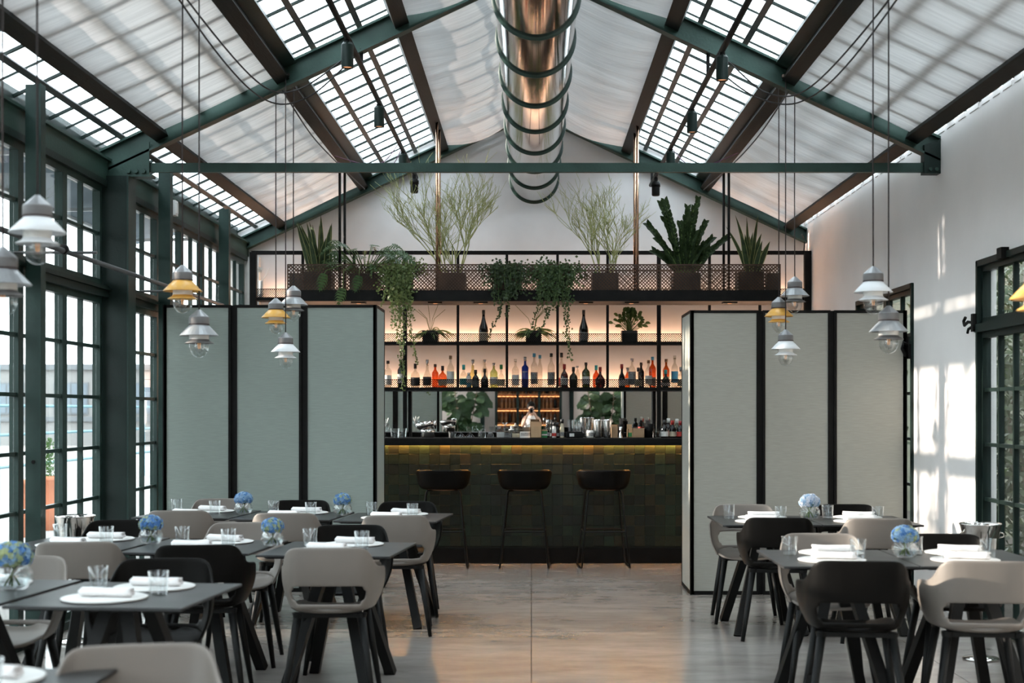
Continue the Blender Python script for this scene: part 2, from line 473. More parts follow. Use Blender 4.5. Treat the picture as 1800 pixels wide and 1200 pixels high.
# floor: four poured slabs with open joints
floor = struct(empty('floor'))
MB().box(-3.35, 3.3, YF - .3, YB + .3, -0.14, -0.03).build('subfloor', 'soil', floor)
for a, b in ((-3.35, -2.342), (-2.338, -0.002), (0.002, 2.338), (2.342, 3.3)):
    MB().box(a, b, YF - .3, YB + .3, -0.03, 0.0).build('slab', 'polished_concrete', floor)

# gable wall and the wall behind the photographer
gw = struct(empty('wall_back'))
MB().prism([(-3.4, -.03), (3.3, -.03), (3.3, U(3.3) + .3), (RX, RZ + .3), (-3.4, U(3.4) + .3)], YB, YB + .25).build('plaster', 'gable_plaster', gw)
fw = struct(empty('wall_front'))
MB().prism([(-3.4, -.03), (3.3, -.03), (3.3, U(3.3) + .3), (RX, RZ + .3), (-3.4, U(3.4) + .3)], YF - .25, YF).build('plaster', 'pink_plaster', fw)
for x in (-1.19, 0.98):
    MB().box(x - .05, x + .05, YF, YF + .12, 0, 3.2).build('column', 'green_iron_dark', fw)

# right wall with its window openings
wr = struct(empty('wall_right'))
OPEN = [(7.62, 9.54), (11.16, 13.08), (2.6, 5.4)]
WTOP = 2.43
ztop = U(3.0) + .235
m = MB()
ys = [YF]
for a, b in sorted(OPEN): ys += [a, b]
ys.append(YB)
for i in range(0, len(ys), 2):
    m.box(XR, XR + .12, ys[i], ys[i + 1], 0, ztop)
for a, b in OPEN:
    m.box(XR, XR + .12, a, b, WTOP, ztop)
m.build('plaster', 'plaster', wr)
# ragged mortar lip along the top of the wall, under the glass
m = MB(); yy = 6.0; rr = random.Random(3)
while yy < YB - .1:
    w = rr.uniform(.10, .2)
    m.box(XR - .004, XR + .05, yy, yy + w, ztop - .03, ztop + rr.uniform(.0, .022)); yy += w + rr.uniform(.03, .09)
m.build('mortar_lip', 'plaster', wr)

# ------------------------------------------------------------------ roof
ceil = struct(empty('ceiling'))
def rafter_mesh(mb, y, sign, xe, depth=.165, fl=.10):
    x0 = RX; x1 = RX + sign * (xe)
    dz = -RS * (xe)
    p0 = Vector((x0, y, RZ)); p1 = Vector((x1, y, RZ + dz))
    nrm = Vector((sign * math.sin(SL), 0, math.cos(SL)))
    mb.bar(p0 + nrm * depth / 2, p1 + nrm * depth / 2, .022, depth, up=nrm)
    mb.bar(p0 + nrm * .008, p1 + nrm * .008, fl, .016, up=nrm)
    mb.bar(p0 + nrm * (depth - .008), p1 + nrm * (depth - .008), fl, .016, up=nrm)
def truss(y, full=True):
    t = empty('roof_truss'); t.parent = ceil
    for s in (-1, 1):
        m = MB(); rafter_mesh(m, y, s, 3.12 if s < 0 else 2.98); m.build('rafter', 'green_iron', t)
    if full:
        MB().bar((-2.82, y, 3.238), (2.90, y, 3.238), .05, .066).build('tie_beam', 'green_iron', t)
        MB().prism([(-3.13, 3.175), (-2.80, 3.175), (-2.80, 3.42), (-3.13, 3.26)], y - .05, y - .035).build('gusset_plate', 'green_iron', t)
        MB().box(-3.16, -2.78, y - .06, y + .06, 3.165, 3.18).build('bearing_plate', 'green_iron', t)
        for k, px in enumerate((230, 243, 256)):
            MB().lathe([(.018, 0), (.018, .016), (.010, .022)], n=6, c=(PX(px, y), y - .072, 3.205), axis='y').build('bolt', 'green_iron', t)
        MB().prism([(2.88, 3.19), (3.0, 3.19), (3.0, 3.44), (2.88, 3.40)], y - .05, y + .05).build('wall_shoe', 'green_iron_dark', t)
        for k, px in enumerate((1632, 1643)):
            MB().lathe([(.014, 0), (.014, .014)], n=6, c=(PX(px, y), y - .064, 3.22), axis='y').build('bolt', 'green_iron', t)
    return t
truss(YT); truss(5.3)
g = empty('gable_frame'); g.parent = ceil
for s in (-1, 1):
    m = MB(); rafter_mesh(m, YB - .08, s, 3.15 if s < 0 else 2.98, depth=.14, fl=.12); m.build('rafter', 'green_iron', g)
PUR = [(-2.75, .10), (-1.86, .10), (-0.985, .11), (1.065, .11), (1.925, .10), (2.83, .10)]
for x, w in PUR:
    dp = .17
    MB().bar((x, YF, U(x) + .235 - dp / 2), (x, YB - .02, U(x) + .235 - dp / 2), w, dp, up=(math.copysign(math.sin(SL), x), 0, math.cos(SL))).build('purlin', 'purlin_brown', ceil)
    if abs(abs(x) - 1.9) < .1:        # channel with the wiring beside the wide purlins
        xx = x - math.copysign(.062, x)
        MB().bar((xx, YF, U(xx) + .20), (xx, YB - .02, U(xx) + .20), .115, .09, up=(math.copysign(math.sin(SL), x), 0, math.cos(SL))).build('wiring_channel', 'green_iron_dark', ceil)
MB().box(RX - .06, RX + .06, YF, YB, RZ + .10, RZ + .24).build('ridge_beam', 'green_iron_dark', ceil)

# roof glazing: four strips, every pane and bar its own piece in view
GL = .262
def roofpt(x, y, up): return Vector((x, y, U(x) + up))
PITCH = .33
def skylight(name, label, edges, y0=6.15, y1=YB - .03):
    root = struct(empty(name), label)
    s = math.copysign(1, edges[0]); nrm = Vector((s * math.sin(SL), 0, math.cos(SL)))
    n = int((y1 - y0) / PITCH); pitch = (y1 - y0) / n
    for c in range(len(edges) - 1):
        xa, xb = edges[c], edges[c + 1]
        L_ = abs(xb - xa) / math.cos(SL)
        me = None
        for i in range(n):
            xm = (xa + xb) / 2; ym = y0 + (i + .5) * pitch
            if me is None:
                m = MB(); m.box(-L_ / 2 + .012, L_ / 2 - .012, -pitch / 2 + .008, pitch / 2 - .008, -.003, .003)
                me = m.mesh('roof_pane', 'roof_glass')
            mo('pane', me, root, roofpt(xm, ym, GL), (0, s * SL, 0))
        MB().bar(roofpt(xm, YF, GL), roofpt(xm, y0 - .02, GL), L_, .006, up=nrm).build('long_pane', 'roof_glass', root)
    xa, xb = edges[0], edges[-1]
    La = abs(xb - xa) / math.cos(SL)
    mt = MB().box(-La / 2, La / 2, -.011, .011, -.010, .008).mesh('glazing_bar_thick', 'green_iron_dark')
    mn = MB().box(-La / 2, La / 2, -.0045, .0045, -.007, .007).mesh('glazing_bar_thin', 'green_iron_dark')
    for i in range(n + 1):
        mo('glazing_bar', mt if i % 2 == 0 else mn, root, roofpt((xa + xb) / 2, y0 + i * pitch, GL - .012), (0, s * SL, 0))
    m = MB(); yy = y0 - PITCH * 2
    while yy > YF:
        m.bar(roofpt(xa, yy, GL - .015), roofpt(xb, yy, GL - .015), .04, .03, up=nrm); yy -= PITCH * 2
    m.build('glazing_bars_overhead', 'green_iron_dark', root)
    for x in edges[1:-1]:
        MB().bar(roofpt(x, YF, GL - .045), roofpt(x, YB, GL - .045), .045, .014, up=nrm).build('lay_bar', 'bar_flat', root)
    return root
skylight('window_1', 'narrow strip of roof glazing above the left windows', [-2.80, -3.02, -3.24])
skylight('window_2', 'wide strip of roof glazing left of the duct', [-1.03, -1.27, -1.61, -1.80])
skylight('window_3', 'wide strip of roof glazing right of the duct', [1.11, 1.25, 1.58, 1.86])
skylight('window_4', 'narrow strip of roof glazing along the right wall', [2.88, 3.2])

# glazing over the cloth bays: its bars throw the grid of shadow on the cloth
for xa, xb, lays in ((-2.71, -1.92, (-2.43, -2.12)), (-.92, RX, (-.62, -.30)), (RX, 1.0, (.34, .66)), (1.99, 2.79, (2.2, 2.52))):
    s = math.copysign(1, xa + xb); nrm = Vector((s * math.sin(SL), 0, math.cos(SL))); L_ = abs(xb - xa) / math.cos(SL)
    c0 = (xa + xb) / 2
    gb = MB().bar(roofpt(c0, YF, GL), roofpt(c0, YB, GL), L_, .006, up=nrm).build('cloth_bay_glass', 'roof_glass', ceil)
    m = MB(); yy = YF
    while yy < YB:
        up_ = .128 if yy < YT and abs(c0) > 1 else .20
        m.bar(roofpt(xa, yy, up_), roofpt(xb, yy, up_), .06, .02, up=nrm); yy += .305 * 1.5
    for x in lays: m.bar(roofpt(x, YF, .128 if abs(c0) > 1 else .2), roofpt(x, YT, .128 if abs(c0) > 1 else .2), .06, .02, up=nrm); m.bar(roofpt(x, YT, .2), roofpt(x, YB, .2), .05, .02, up=nrm)
    m.build('cloth_bay_bars', 'green_iron_dark', ceil)

# stretched cloth shades under the roof
def shade(label, xa, xb, y0, y1, kind, seed):
    r_ = random.Random(seed)
    ny = int((y1 - y0) / .022); nx = 14
    ph = [r_.uniform(0, 6.28) for _ in range(6)]
    base = []
    amp = 0.0; v = 0.0
    prof = []
    for j in range(ny + 1):
        v = v * .72 + r_.uniform(-1, 1) * .28
        prof.append(v)
    rows = []
    for j in range(ny + 1):
        t = j / ny; y = y0 + (y1 - y0) * t; row = []
        for i in range(nx + 1):
            u = i / nx; x = xa + (xb - xa) * u
            edge = math.sin(PI * u)
            if kind == 'outer':
                # tight cloth, folds fan out from the lower gable corner
                z = U(x) + .100 + (.014 * prof[j] * (.35 + .65 * math.sin(PI * t) ** .5) + .004 * math.sin(60 * t + 5 * u + ph[0])) * min(1, 3 * edge)
                z -= .030 * edge * math.sin(PI * t)
            else:
                # gathered cloth, deep ruffles and a sag towards the ridge
                z = U(x) + .10 + (.024 * prof[j] + .008 * math.sin(42 * t + 4 * u + ph[1])) * min(1, 2.5 * edge)
                z -= (.085 + .03 * math.sin(5 * PI * t + ph[2])) * edge
            row.append((x, y, z))
        rows.append(row)
    m = MB().grid(rows)
    o = m.build('cloth_shade', 'shade_cloth', None, smooth=True)
    tag(o, label, 'roof shade', 'white cloth shades stretched under the roof')
    return o
G0, G1 = YT + .07, YB - .15
shade('white cloth shade left of roof, far bay above the window screens', -2.71, -1.85, G0, G1, 'outer', 1)
shade('white cloth shade left of roof, near bay with grid shadow', -2.71, -1.85, YF + .1, YT - .07, 'outer', 2)
shade('white cloth shade right of roof, far bay above the snake plant', 1.92, 2.79, G0, G1, 'outer', 3)
shade('white cloth shade right of roof, near bay with grid shadow', 1.92, 2.79, YF + .1, YT - .07, 'outer', 4)
shade('gathered white cloth shade just left of the duct, far bay', -.93, -.02, G0, G1, 'inner', 5)
shade('gathered white cloth shade just left of the duct, near bay', -.93, -.02, YF + .1, YT - .07, 'inner', 6)
shade('gathered white cloth shade just right of the duct, far bay', .06, 1.01, G0, G1, 'inner', 7)
shade('gathered white cloth shade just right of the duct, near bay', .06, 1.01, YF + .1, YT - .07, 'inner', 8)

# ------------------------------------------------------------------ left wall: columns, posts, rails and glazed doors
wl = struct(empty('wall_left'))
m = MB(); m.box(-3.16, -2.95, YT - .10, YT - .085, 0, 3.165); m.box(-3.16, -2.95, YT + .085, YT + .10, 0, 3.165); m.box(-3.065, -3.045, YT - .085, YT + .085, 0, 3.165)
m.build('column', 'green_iron_dark', wl)
m = MB(); m.box(-2.952, -2.938, YT - .10, YT + .10, 0, 3.165); m.build('column_flange', 'green_iron_mid', wl)
for y, xx in ((8.64, -3.02), (11.72, -3.02), (13.98, -3.02), (6.6, -3.02), (4.6, -3.02)):
    m = MB().box(xx - .05, xx + .05, y - .012, y + .012, 0, U(-3.0) + .17)
    m.box(xx + .045, xx + .055, y - .045, y + .045, 0, U(-3.0) + .17)
    m.build('post', 'green_iron_mid', wl)
MB().lathe([(.012, 0), (.012, .004)], n=12, c=(-3.02, 8.622, PZ(812, 8.6)), axis='y').build('bolt_hole', 'black_metal', wl)
MB().box(-3.26, -3.10, YF, YB, 3.13, 3.29).build('eave_beam', 'green_iron', wl)
MB().box(-3.29, -3.22, YF, YB, 3.29, 3.46).build('eave_board', 'green_iron_dark', wl)
MB().box(-3.10, -3.075, YF, YB, 3.275, 3.295).build('eave_lip', 'green_iron', wl)
MB().box(-3.22, -3.09, YF, YB, 3.085, 3.13).build('head_rail', 'green_iron_dark', wl)
MB().box(-3.21, -3.08, YF, YB, 2.275, 2.36).build('transom_rail', 'green_iron_dark', wl)
MB().box(-3.08, -3.06, YF, YB, 2.325, 2.345).build('transom_lip', 'green_iron_dark', wl)
MB().box(-3.24, -3.08, YF, YB, 0.0, .05).build('sill', 'green_iron_dark', wl)
MB().box(-3.26, -2.97, YB - .10, YB, 0, 3.13).build('corner_panel', 'white_plastic', wl)

WN = [4]
PANE_CACHE = {}
def leaf(y0, y1, z0, z1, cols, rows, label=None, x=XL, matn='green_iron_mid', st=.045, side=1, glassm='pane_glass', mull=None):
    """one glazed leaf in a side wall: stiles, rails, muntins and panes"""
    WN[0] += 1
    root = struct(empty('window_%d' % WN[0]), label)
    d = .028
    m = MB()
    m.box(x - d, x + d, y0, y0 + st, z0, z1); m.box(x - d, x + d, y1 - st, y1, z0, z1)
    m.box(x - d, x + d, y0 + st, y1 - st, z0, z0 + st); m.box(x - d, x + d, y0 + st, y1 - st, z1 - st, z1)
    m.build('frame', matn, root)
    ya, yb, za, zb = y0 + st, y1 - st, z0 + st, z1 - st
    for i in range(1, cols):
        yy = ya + (yb - ya) * i / cols
        MB().box(x - .018, x + .018, yy - .011, yy + .011, za, zb).build('muntin', matn, root)
    zr = mull if mull else [za + (zb - za) * i / rows for i in range(1, rows)]
    for zz in zr:
        MB().box(x - .016, x + .016, ya, yb, zz - .012, zz + .012).build('muntin', matn, root)
    ze = [za] + list(zr) + [zb]
    for i in range(cols):
        for k in range(len(ze) - 1):
            w = (yb - ya) / cols; h = ze[k + 1] - ze[k]
            key = (round(w, 3), round(h, 3), glassm)
            if key not in PANE_CACHE:
                PANE_CACHE[key] = MB().box(-.002, .002, -w / 2 + .005, w / 2 - .005, -h / 2 + .006, h / 2 - .006).mesh('pane', glassm)
            mo('pane', PANE_CACHE[key], root, (x, ya + w * (i + .5), (ze[k] + ze[k + 1]) / 2))
    return root
LOWM = [.46, .825, 1.187, 1.55, 1.915]
bays = [(8.70, 9.52, 2, 'glazed door leaf behind the near left post'), (9.52, 10.34, 2, 'glazed door leaf left of the big green column'),
        (10.60, 11.10, 1, 'narrow fixed glazing right of the big green column'), (11.10, 11.90, 2, 'glazed door leaf beside the left folding screen'),
        (11.90, 12.72, 2, None), (12.72, 13.54, 2, None), (13.54, 14.36, 2, None), (14.36, 15.48, 3, None),
        (7.88, 8.70, 2, 'glazed door leaf at the left edge of the photo'), (7.06, 7.88, 2, None), (6.24, 7.06, 2, None), (5.42, 6.24, 2, None)]
for y0, y1, c, lb in bays:
    leaf(y0, y1, .05, 2.275, c, 6, lb, mull=LOWM)
    leaf(y0, y1, 2.36, 3.085, c, 2, (lb.replace('door leaf', 'transom light over the door') if lb else None), mull=[2.735])
# far back part of the left side, never in view: big panes
for y0, y1 in ((3.6, 5.42), (1.8, 3.6), (0, 1.8), (-1.8, 0), (YF, -1.8)):
    leaf(y0, y1, .05, 2.275, 4, 6, mull=LOWM); leaf(y0, y1, 2.36, 3.085, 4, 2)

# right-hand windows
for y0, y1 in OPEN:
    ym = (y0 + y1) / 2
    lab = {7.62: 'green glazed door at the right edge of the photo', 11.16: 'green window behind the right folding screen'}.get(y0)
    for a, b in ((y0, ym), (ym, y1)):
        leaf(a, b, .02, 1.985, 3 if y0 < 10 else 2, 5, (lab + (', far leaf' if b == y1 else ', near leaf')) if lab else None, x=XR + .04, matn='green_iron_dark', st=.05, mull=[.50, .862, 1.226, 1.59])
        leaf(a, b, 2.02, WTOP, 3 if y0 < 10 else 2, 1, (lab + (', far fanlight' if b == y1 else ', near fanlight')) if lab else None, x=XR + .04, matn='green_iron_dark', st=.05)
    fr = MB()
    fr.box(XR - .02, XR + .07, y0 - .005, y0 + .03, 0, WTOP + .02); fr.box(XR - .02, XR + .07, y1 - .03, y1 + .005, 0, WTOP + .02)
    fr.box(XR - .02, XR + .07, y0, y1, WTOP - .015, WTOP + .025); fr.box(XR - .03, XR + .06, y0, y1, 1.975, 2.03)
    fr.build('window_casing', 'green_iron_dark', wr)
# wrought hook on the casing of the near right door, and stay catch on top
hk = MB()
yh, zh = 9.56, PZ(570, 9.56)
hk.tube([(XR - .03, yh - .01, zh + .01), (XR - .05, yh + .05, zh + .02), (XR - .055, yh + .11, zh + .0), (XR - .05, yh + .145, zh + .03), (XR - .045, yh + .12, zh + .055)], .011, n=6)
hk.tube([(XR - .03, yh - .01, zh - .01), (XR - .05, yh + .04, zh - .03), (XR - .05, yh + .06, zh - .055)], .010, n=6)
hk.box(XR - .045, XR - .005, yh - .04, yh + .005, zh - .05, zh + .07)
hk.build('door_hook', 'black_metal', wr)
MB().box(XR - .05, XR, 8.93, 9.02, WTOP - .02, WTOP + .05).build('stay_catch', 'black_metal', wr)
hk = MB(); hk.tube([(XR - .02, 11.19, 1.97), (XR - .07, 11.2, 1.99), (XR - .08, 11.2, 1.94), (XR - .05, 11.2, 1.88)], .014, n=6); hk.box(XR - .04, XR, 11.17, 11.22, 1.86, 2.03)
hk.build('door_hook', 'black_metal', wr)

# window opener rod on the left with its cross pins and knobs
orod = empty('opener_rod', (0, 0, 0))
MB().tube([(-2.82, 7.4, 2.415), (-2.82, 13.0, 2.415)], .017, n=8).build('rod', 'bar_flat', orod, smooth=True)
for y in (8.58, 11.35):
    MB().tube([(-3.12, y, 2.405), (-2.62, y, 2.405)], .010, n=6).build('cross_pin', 'bar_flat', orod)
    MB().lathe([(.0, -.03), (.028, -.02), (.032, 0), (.028, .02), (0, .03)], n=10, c=(-2.82, y, 2.425), axis='y').build('knob', 'black_metal', orod, smooth=True)
tag(orod, 'long grey window opener rod in front of left transom lights', 'rod')
sn = empty('alarm_box', (-3.075, 12.25, PZ(366, 12.25)))
MB().box(-.025, .02, -.05, .05, -.065, .065).build('case', 'white_plastic', sn)
MB().box(.02, .028, -.03, .03, -.045, .045).build('cover', 'white_plastic', sn)
tag(sn, 'small white plastic sensor box on the left eave beam', 'sensor box')

# ------------------------------------------------------------------ outside on the left: courtyard, pale houses, awning
gr = struct(empty('ground'))
MB().box(-60, -3.3, -30, 70, -.25, -.06).build('paving', 'courtyard_paving', gr)
MB().box(3.3, 40, -30, 70, -.25, -.06).build('earth', 'soil', gr)
def house(name, label, x, y0, y1, h, mat, seed, win=True):
    r_ = random.Random(seed)
    h0 = empty(name, (x, (y0 + y1) / 2, -.06)); ly = (y1 - y0) / 2
    MB().box(-6, 0, -ly, ly, 0, h).build('wall', mat, h0)
    MB().box(-6.1, .12, -ly - .1, ly + .1, h, h + .18).build('parapet', mat, h0)
    MB().box(-.02, .08, -ly, ly, h * .42, h * .42 + .14).build('string_course', mat, h0)
    if win:
        y = -ly + 1.2
        while y < ly - 1.2:
            for z0 in ((.9, h * .55) if h > 4 else (1.0,)):
                f = MB().box(-.04, .05, y - .5, y + .5, z0, z0 + 1.3).build('window', 'facade_grey', h0)
                for a in (-.46, .03):
                    MB().box(.115, .09, y + a, y + a + .43, z0 + .06, z0 + 1.24).build('pane', 'facade_window', f)
            y += 2.6
    tag(h0, label, 'building', 'pale houses across the courtyard')
    return h0
house('courtyard_house', 'pale two storey house seen through the left windows', -17, 10, 38, 4.35, 'facade_white', 1)
house('courtyard_house', 'low pale outbuilding seen through leftmost window panes', -15.5, -6, 9.2, 3.9, 'facade_white', 2)
fh = empty('courtyard_house', (-26, 62, -.06))           # turned towards the camera, at the far end
MB().box(-22, 13.5, 0, 6, 0, 3.3).build('wall', 'facade_white', fh)
MB().box(-22.2, 13.7, -.15, 6.2, 3.3, 3.55).build('parapet', 'facade_grey', fh)
MB().box(-22, 13.5, -.12, 0, 1.05, 1.25).build('string_course', 'facade_grey', fh)
for k in range(12):
    xw = -20 + k * 2.8
    f_ = MB().box(xw, xw + 1.5, -.06, .02, 1.35, 2.75).build('window', 'facade_grey', fh)
    for a in (.06, .78): MB().box(xw + a, xw + a + .66, -.08, -.06, 1.42, 2.68).build('pane', 'facade_window', f_)
tag(fh, 'pale low house with a row of windows closing the courtyard', 'building', 'pale houses across the courtyard')
# railing across the courtyard
rl = empty('courtyard_railing', (-9, 30, -.06))
for z in (.55, 1.1, 1.6):
    MB().tube([(0, -6, z), (0, 6, z)], .03, n=6).build('rail', 'rail_blue', rl)
for y in (-6, -3, 0, 3, 6):
    MB().tube([(0, y, 0), (0, y, 2.3)], .035, n=6).build('post', 'rail_blue', rl)
tag(rl, 'thin blue railing in the courtyard beyond the door leaf', 'railing')
for k, (x, y, lb) in enumerate(((-6.1, 18.0, 'terracotta planter with grey green shrub outside the left door'), (-6.1, 17.0, 'terracotta planter without crown showing behind the left post'))):
    pt = empty('terracotta_planter', (x, y, -.06)); pt.scale = (.36, .36, .66)
    MB().lathe([(.20, 0), (.26, .5), (.30, .95), (.33, .96), (.33, 1.04), (.27, 1.04), (.25, .9)], n=16).build('pot', 'terracotta', pt, smooth=True)
    if k == 0:
        m = MB(); r_ = random.Random(5)
        for i in range(260):
            a = r_.uniform(0, 6.28); h = r_.uniform(0, .75); q = r_.uniform(0, .26) * (1 - h * .6)
            c = Vector((q * math.cos(a), q * math.sin(a), 1.02 + h)); d1 = Vector((r_.uniform(-1, 1), r_.uniform(-1, 1), r_.uniform(-.3, 1))).normalized() * .06
            d2 = d1.orthogonal().normalized() * .022
            m.add([c - d1, c + d2, c + d1, c - d2], [(0, 1, 2, 3)])
        m.build('shrub', 'leaf_fern', pt)
    tag(pt, lb, 'planter')
aw = empty('awning', (-3.3, 6, 3.30))
m = MB(); rows = []
for i in range(7):
    rows.append([(-1.05 * j / 8, -9.6 + 19.2 * i / 6, .18 - .20 * (j / 8) ** 1.3) for j in range(9)])
m.grid(rows); am = bake(m.mesh('awning_canvas', 'awning_canvas'), [m_solid(.012)], 'awning_canvas')
mo('canvas', am, aw)
MB().box(-1.07, -1.02, -9.6, 9.6, -.045, .0).build('front_bar', 'lamp_shade_grey', aw)
for y in (-8, -5, -2, 1.2, 4.1, 6.9, 9.2):
    MB().bar((0, y, -.01), (-1.04, y, -.03), .03, .03).build('arm', 'lamp_shade_grey', aw)
tag(aw, 'grey blue canvas awning outside above the left transom windows', 'awning')

# unseen tree added outside the left windows: its thin crown breaks up the low sun on the right wall
tr = empty('added_shade_tree', (-9.0, 10.9, -.06)); r_ = random.Random(77)
bt = MB(); bt.tube([(0, 0, 0), (.05, .1, 1.2), (0, 0, 2.4), (.1, -.1, 3.6)], .11, n=8, r1=.03)
for i in range(14):
    z_ = r_.uniform(1.8, 3.2); a_ = r_.uniform(0, 6.28)
    bt.tube([(0, 0, z_), (.6 * math.cos(a_), .9 * math.sin(a_), z_ + .5), (1.0 * math.cos(a_), 1.7 * math.sin(a_), z_ + .9)], .03, n=5, r1=.008)
bt.build('trunk', 'bark', tr)
ft = MB()
for i in range(900):
    p = Vector((r_.gauss(0, .7), r_.uniform(-2.1, 2.1), r_.uniform(1.9, 4.7)))
    if math.sin(p.y * 4.1 + 1.3 * math.sin(p.z * 3.1)) + .6 * math.sin(p.z * 5.3 + p.y) > .35: continue
    d1 = Vector((r_.uniform(-1, 1), r_.uniform(-1, 1), r_.uniform(-1, .3))).normalized() * .10
    d2 = d1.orthogonal().normalized() * .05
    ft.add([p - d1, p + d2, p + d1, p - d2], [(0, 1, 2, 3)])
fo = ft.build('foliage', 'leaf_hedge', tr); fo['kind'] = 'stuff'
tag(tr, 'unseen thin crowned tree added to break up the low sun', 'tree')

# outside on the right: hedge and shrubs in shade
def hedge(label, cx, cy, ly, h, n, seed, lx=.55):
    r_ = random.Random(seed)
    h0 = empty('garden_shrub', (cx, cy, -.06))
    m = MB()
    for i in range(n):
        p = Vector((r_.gauss(0, lx * .5), r_.uniform(-ly, ly), abs(r_.gauss(h * .5, h * .3))))
        if p.z > h: p.z = h * r_.uniform(.6, 1)
        d1 = Vector((r_.uniform(-1, 1), r_.uniform(-1, 1), r_.uniform(-.7, .7))).normalized() * r_.uniform(.045, .10)
        d2 = d1.orthogonal().normalized() * r_.uniform(.018, .035)
        m.add([p - d1, p + d2, p + d1, p - d2], [(0, 1, 2, 3)])
    f = m.build('foliage', 'leaf_hedge', h0); f['kind'] = 'stuff'
    b = MB()
    for i in range(9):
        y = -ly + 2 * ly * (i + .5) / 9
        b.tube([(0, y, 0), (r_.uniform(-.2, .2), y + r_.uniform(-.2, .2), h * .5), (r_.uniform(-.4, .4), y + r_.uniform(-.4, .4), h * .95)], .028, n=5, r1=.008)
    b.build('stems', 'bark', h0)
    tag(h0, label, 'shrub', 'shrubs outside the right windows')
hedge('leafy green shrub outside the window behind right screen', 4.75, 13.3, 2.3, 3.0, 5200, 11)
hedge('leafy green shrub outside the glazed door at right edge', 4.6, 8.7, 1.9, 3.2, 4200, 12)
hd = empty('sky_block_wall', (5.7, 9, -.06))  # added tall and dark to block sky light and darken the view
MB().box(0, .3, -14, 16, 0, 4.6).build('masonry', 'dark_stone', hd)
MB().box(-.05, .35, -14, 16, 4.6, 4.7).build('coping', 'dark_stone', hd)
tag(hd, 'dark wall added behind the shrubs to block sky light', 'wall')
fl = empty('closed_parasol', (3.62, 12.55, -.06))
MB().tube([(0, 0, 0), (0, 0, 2.0)], .018, n=8).build('pole', 'lamp_grey', fl)
m = MB(); m.lathe([(.03, .55), (.10, .75), (.075, 1.2), (.05, 1.6), (.02, 1.9)], n=10); m.build('folded_canopy', 'orange_cloth', fl, smooth=True)
MB().lathe([(.16, 0), (.16, .05), (.03, .07)], n=14).build('base', 'pot_dark', fl)
tag(fl, 'folded orange parasol outside the window behind right screen', 'parasol')
# ------------------------------------------------------------------ bar counter
BY = 13.53
bar = empty('bar_counter', (0, BY, 0))
MB().box(-2.3, 2.3, .012, .42, .10, 1.142).build('body', 'grout', bar)
MB().box(-2.3, 2.3, -.002, .42, 0, .146).build('plinth', 'black_metal', bar)
me = bake(MB().box(-2.34, 2.34, -.09, .52, 1.142, 1.192).mesh('bar_top', 'black_metal'), [m_bevel(.004)], 'bar_top')
mo('counter_top', me, bar)
MB().box(-2.34, 2.34, -.09, -.075, 1.124, 1.142).build('front_lip', 'black_metal', bar)
MB().box(-2.3, 2.3, -.026, -.012, 1.134, 1.142).build('led_strip', 'led_amber', bar)
TP = .0975
tms = [bake(MB().box(-TP / 2 + .0006, TP / 2 - .0006, -.006, .006, -TP / 2 + .0006, TP / 2 - .0006).mesh('tile%d' % i, 'zellige_%d' % i), [m_bevel(.0009, 1)], 'tile%d' % i) for i in range(8)]
rt = random.Random(21)
side = MB()
nrow = 10; ncol = 30
z0 = 1.142 - .003
for r_i in range(nrow):
    off = 0
    for c in range(-23, 23):
        x = (c + .5) * TP + .006
        z = z0 - (r_i + .5) * TP
        if abs(c + .5) < ncol / 2:
            k = rt.choice([0, 0, 0, 1, 1, 2, 2, 3, 3, 4, 5, 5, 6, 7])
            mo('tile', tms[k], bar, (x, .006 - rt.uniform(0, .0012), z), (rt.gauss(0, .009), 0, rt.gauss(0, .010)))
        else:
            side.box(x - TP / 2 + .0006, x + TP / 2 - .0006, 0, .012, z - TP / 2 + .0006, z + TP / 2 - .0006)
so = side.build('tiles_behind_screens', 'zellige_0', bar); so['kind'] = 'stuff'
tag(bar, 'long bar counter with dark green glazed tiles and black top', 'bar counter')
bc = empty('back_counter', (0, 15.2, 0))
MB().box(-2.6, 2.6, -.28, .36, 0, 1.02).build('cabinet', 'black_metal', bc)
MB().box(-2.62, 2.62, -.30, .36, 1.02, 1.06).build('worktop', 'steel', bc)
tag(bc, 'low black back counter behind the bar under the mirror', 'counter')

# ------------------------------------------------------------------ lattice screens of expanded metal
def lattice(mb, x0, x1, z0, z1, y, pitch, w=.0045, t=.003):
    """crossed diagonal strands clipped to a rectangle in the xz plane"""
    H = z1 - z0; h = w / math.sqrt(2)
    for sgn in (1, -1):
        k = x0 - H
        while k < x1:
            # strand from (k, bottom) rising to (k+H, top), clipped
            a = max(k, x0); b = min(k + H, x1)
            if b - a > .004:
                za, zb = a - k, b - k
                if sgn < 0: za, zb = H - za, H - zb
                mb.bar((a, y, z0 + za), (b, y, z0 + zb), t, w, up=(-sgn, 0, 1))
            k += pitch
    return mb

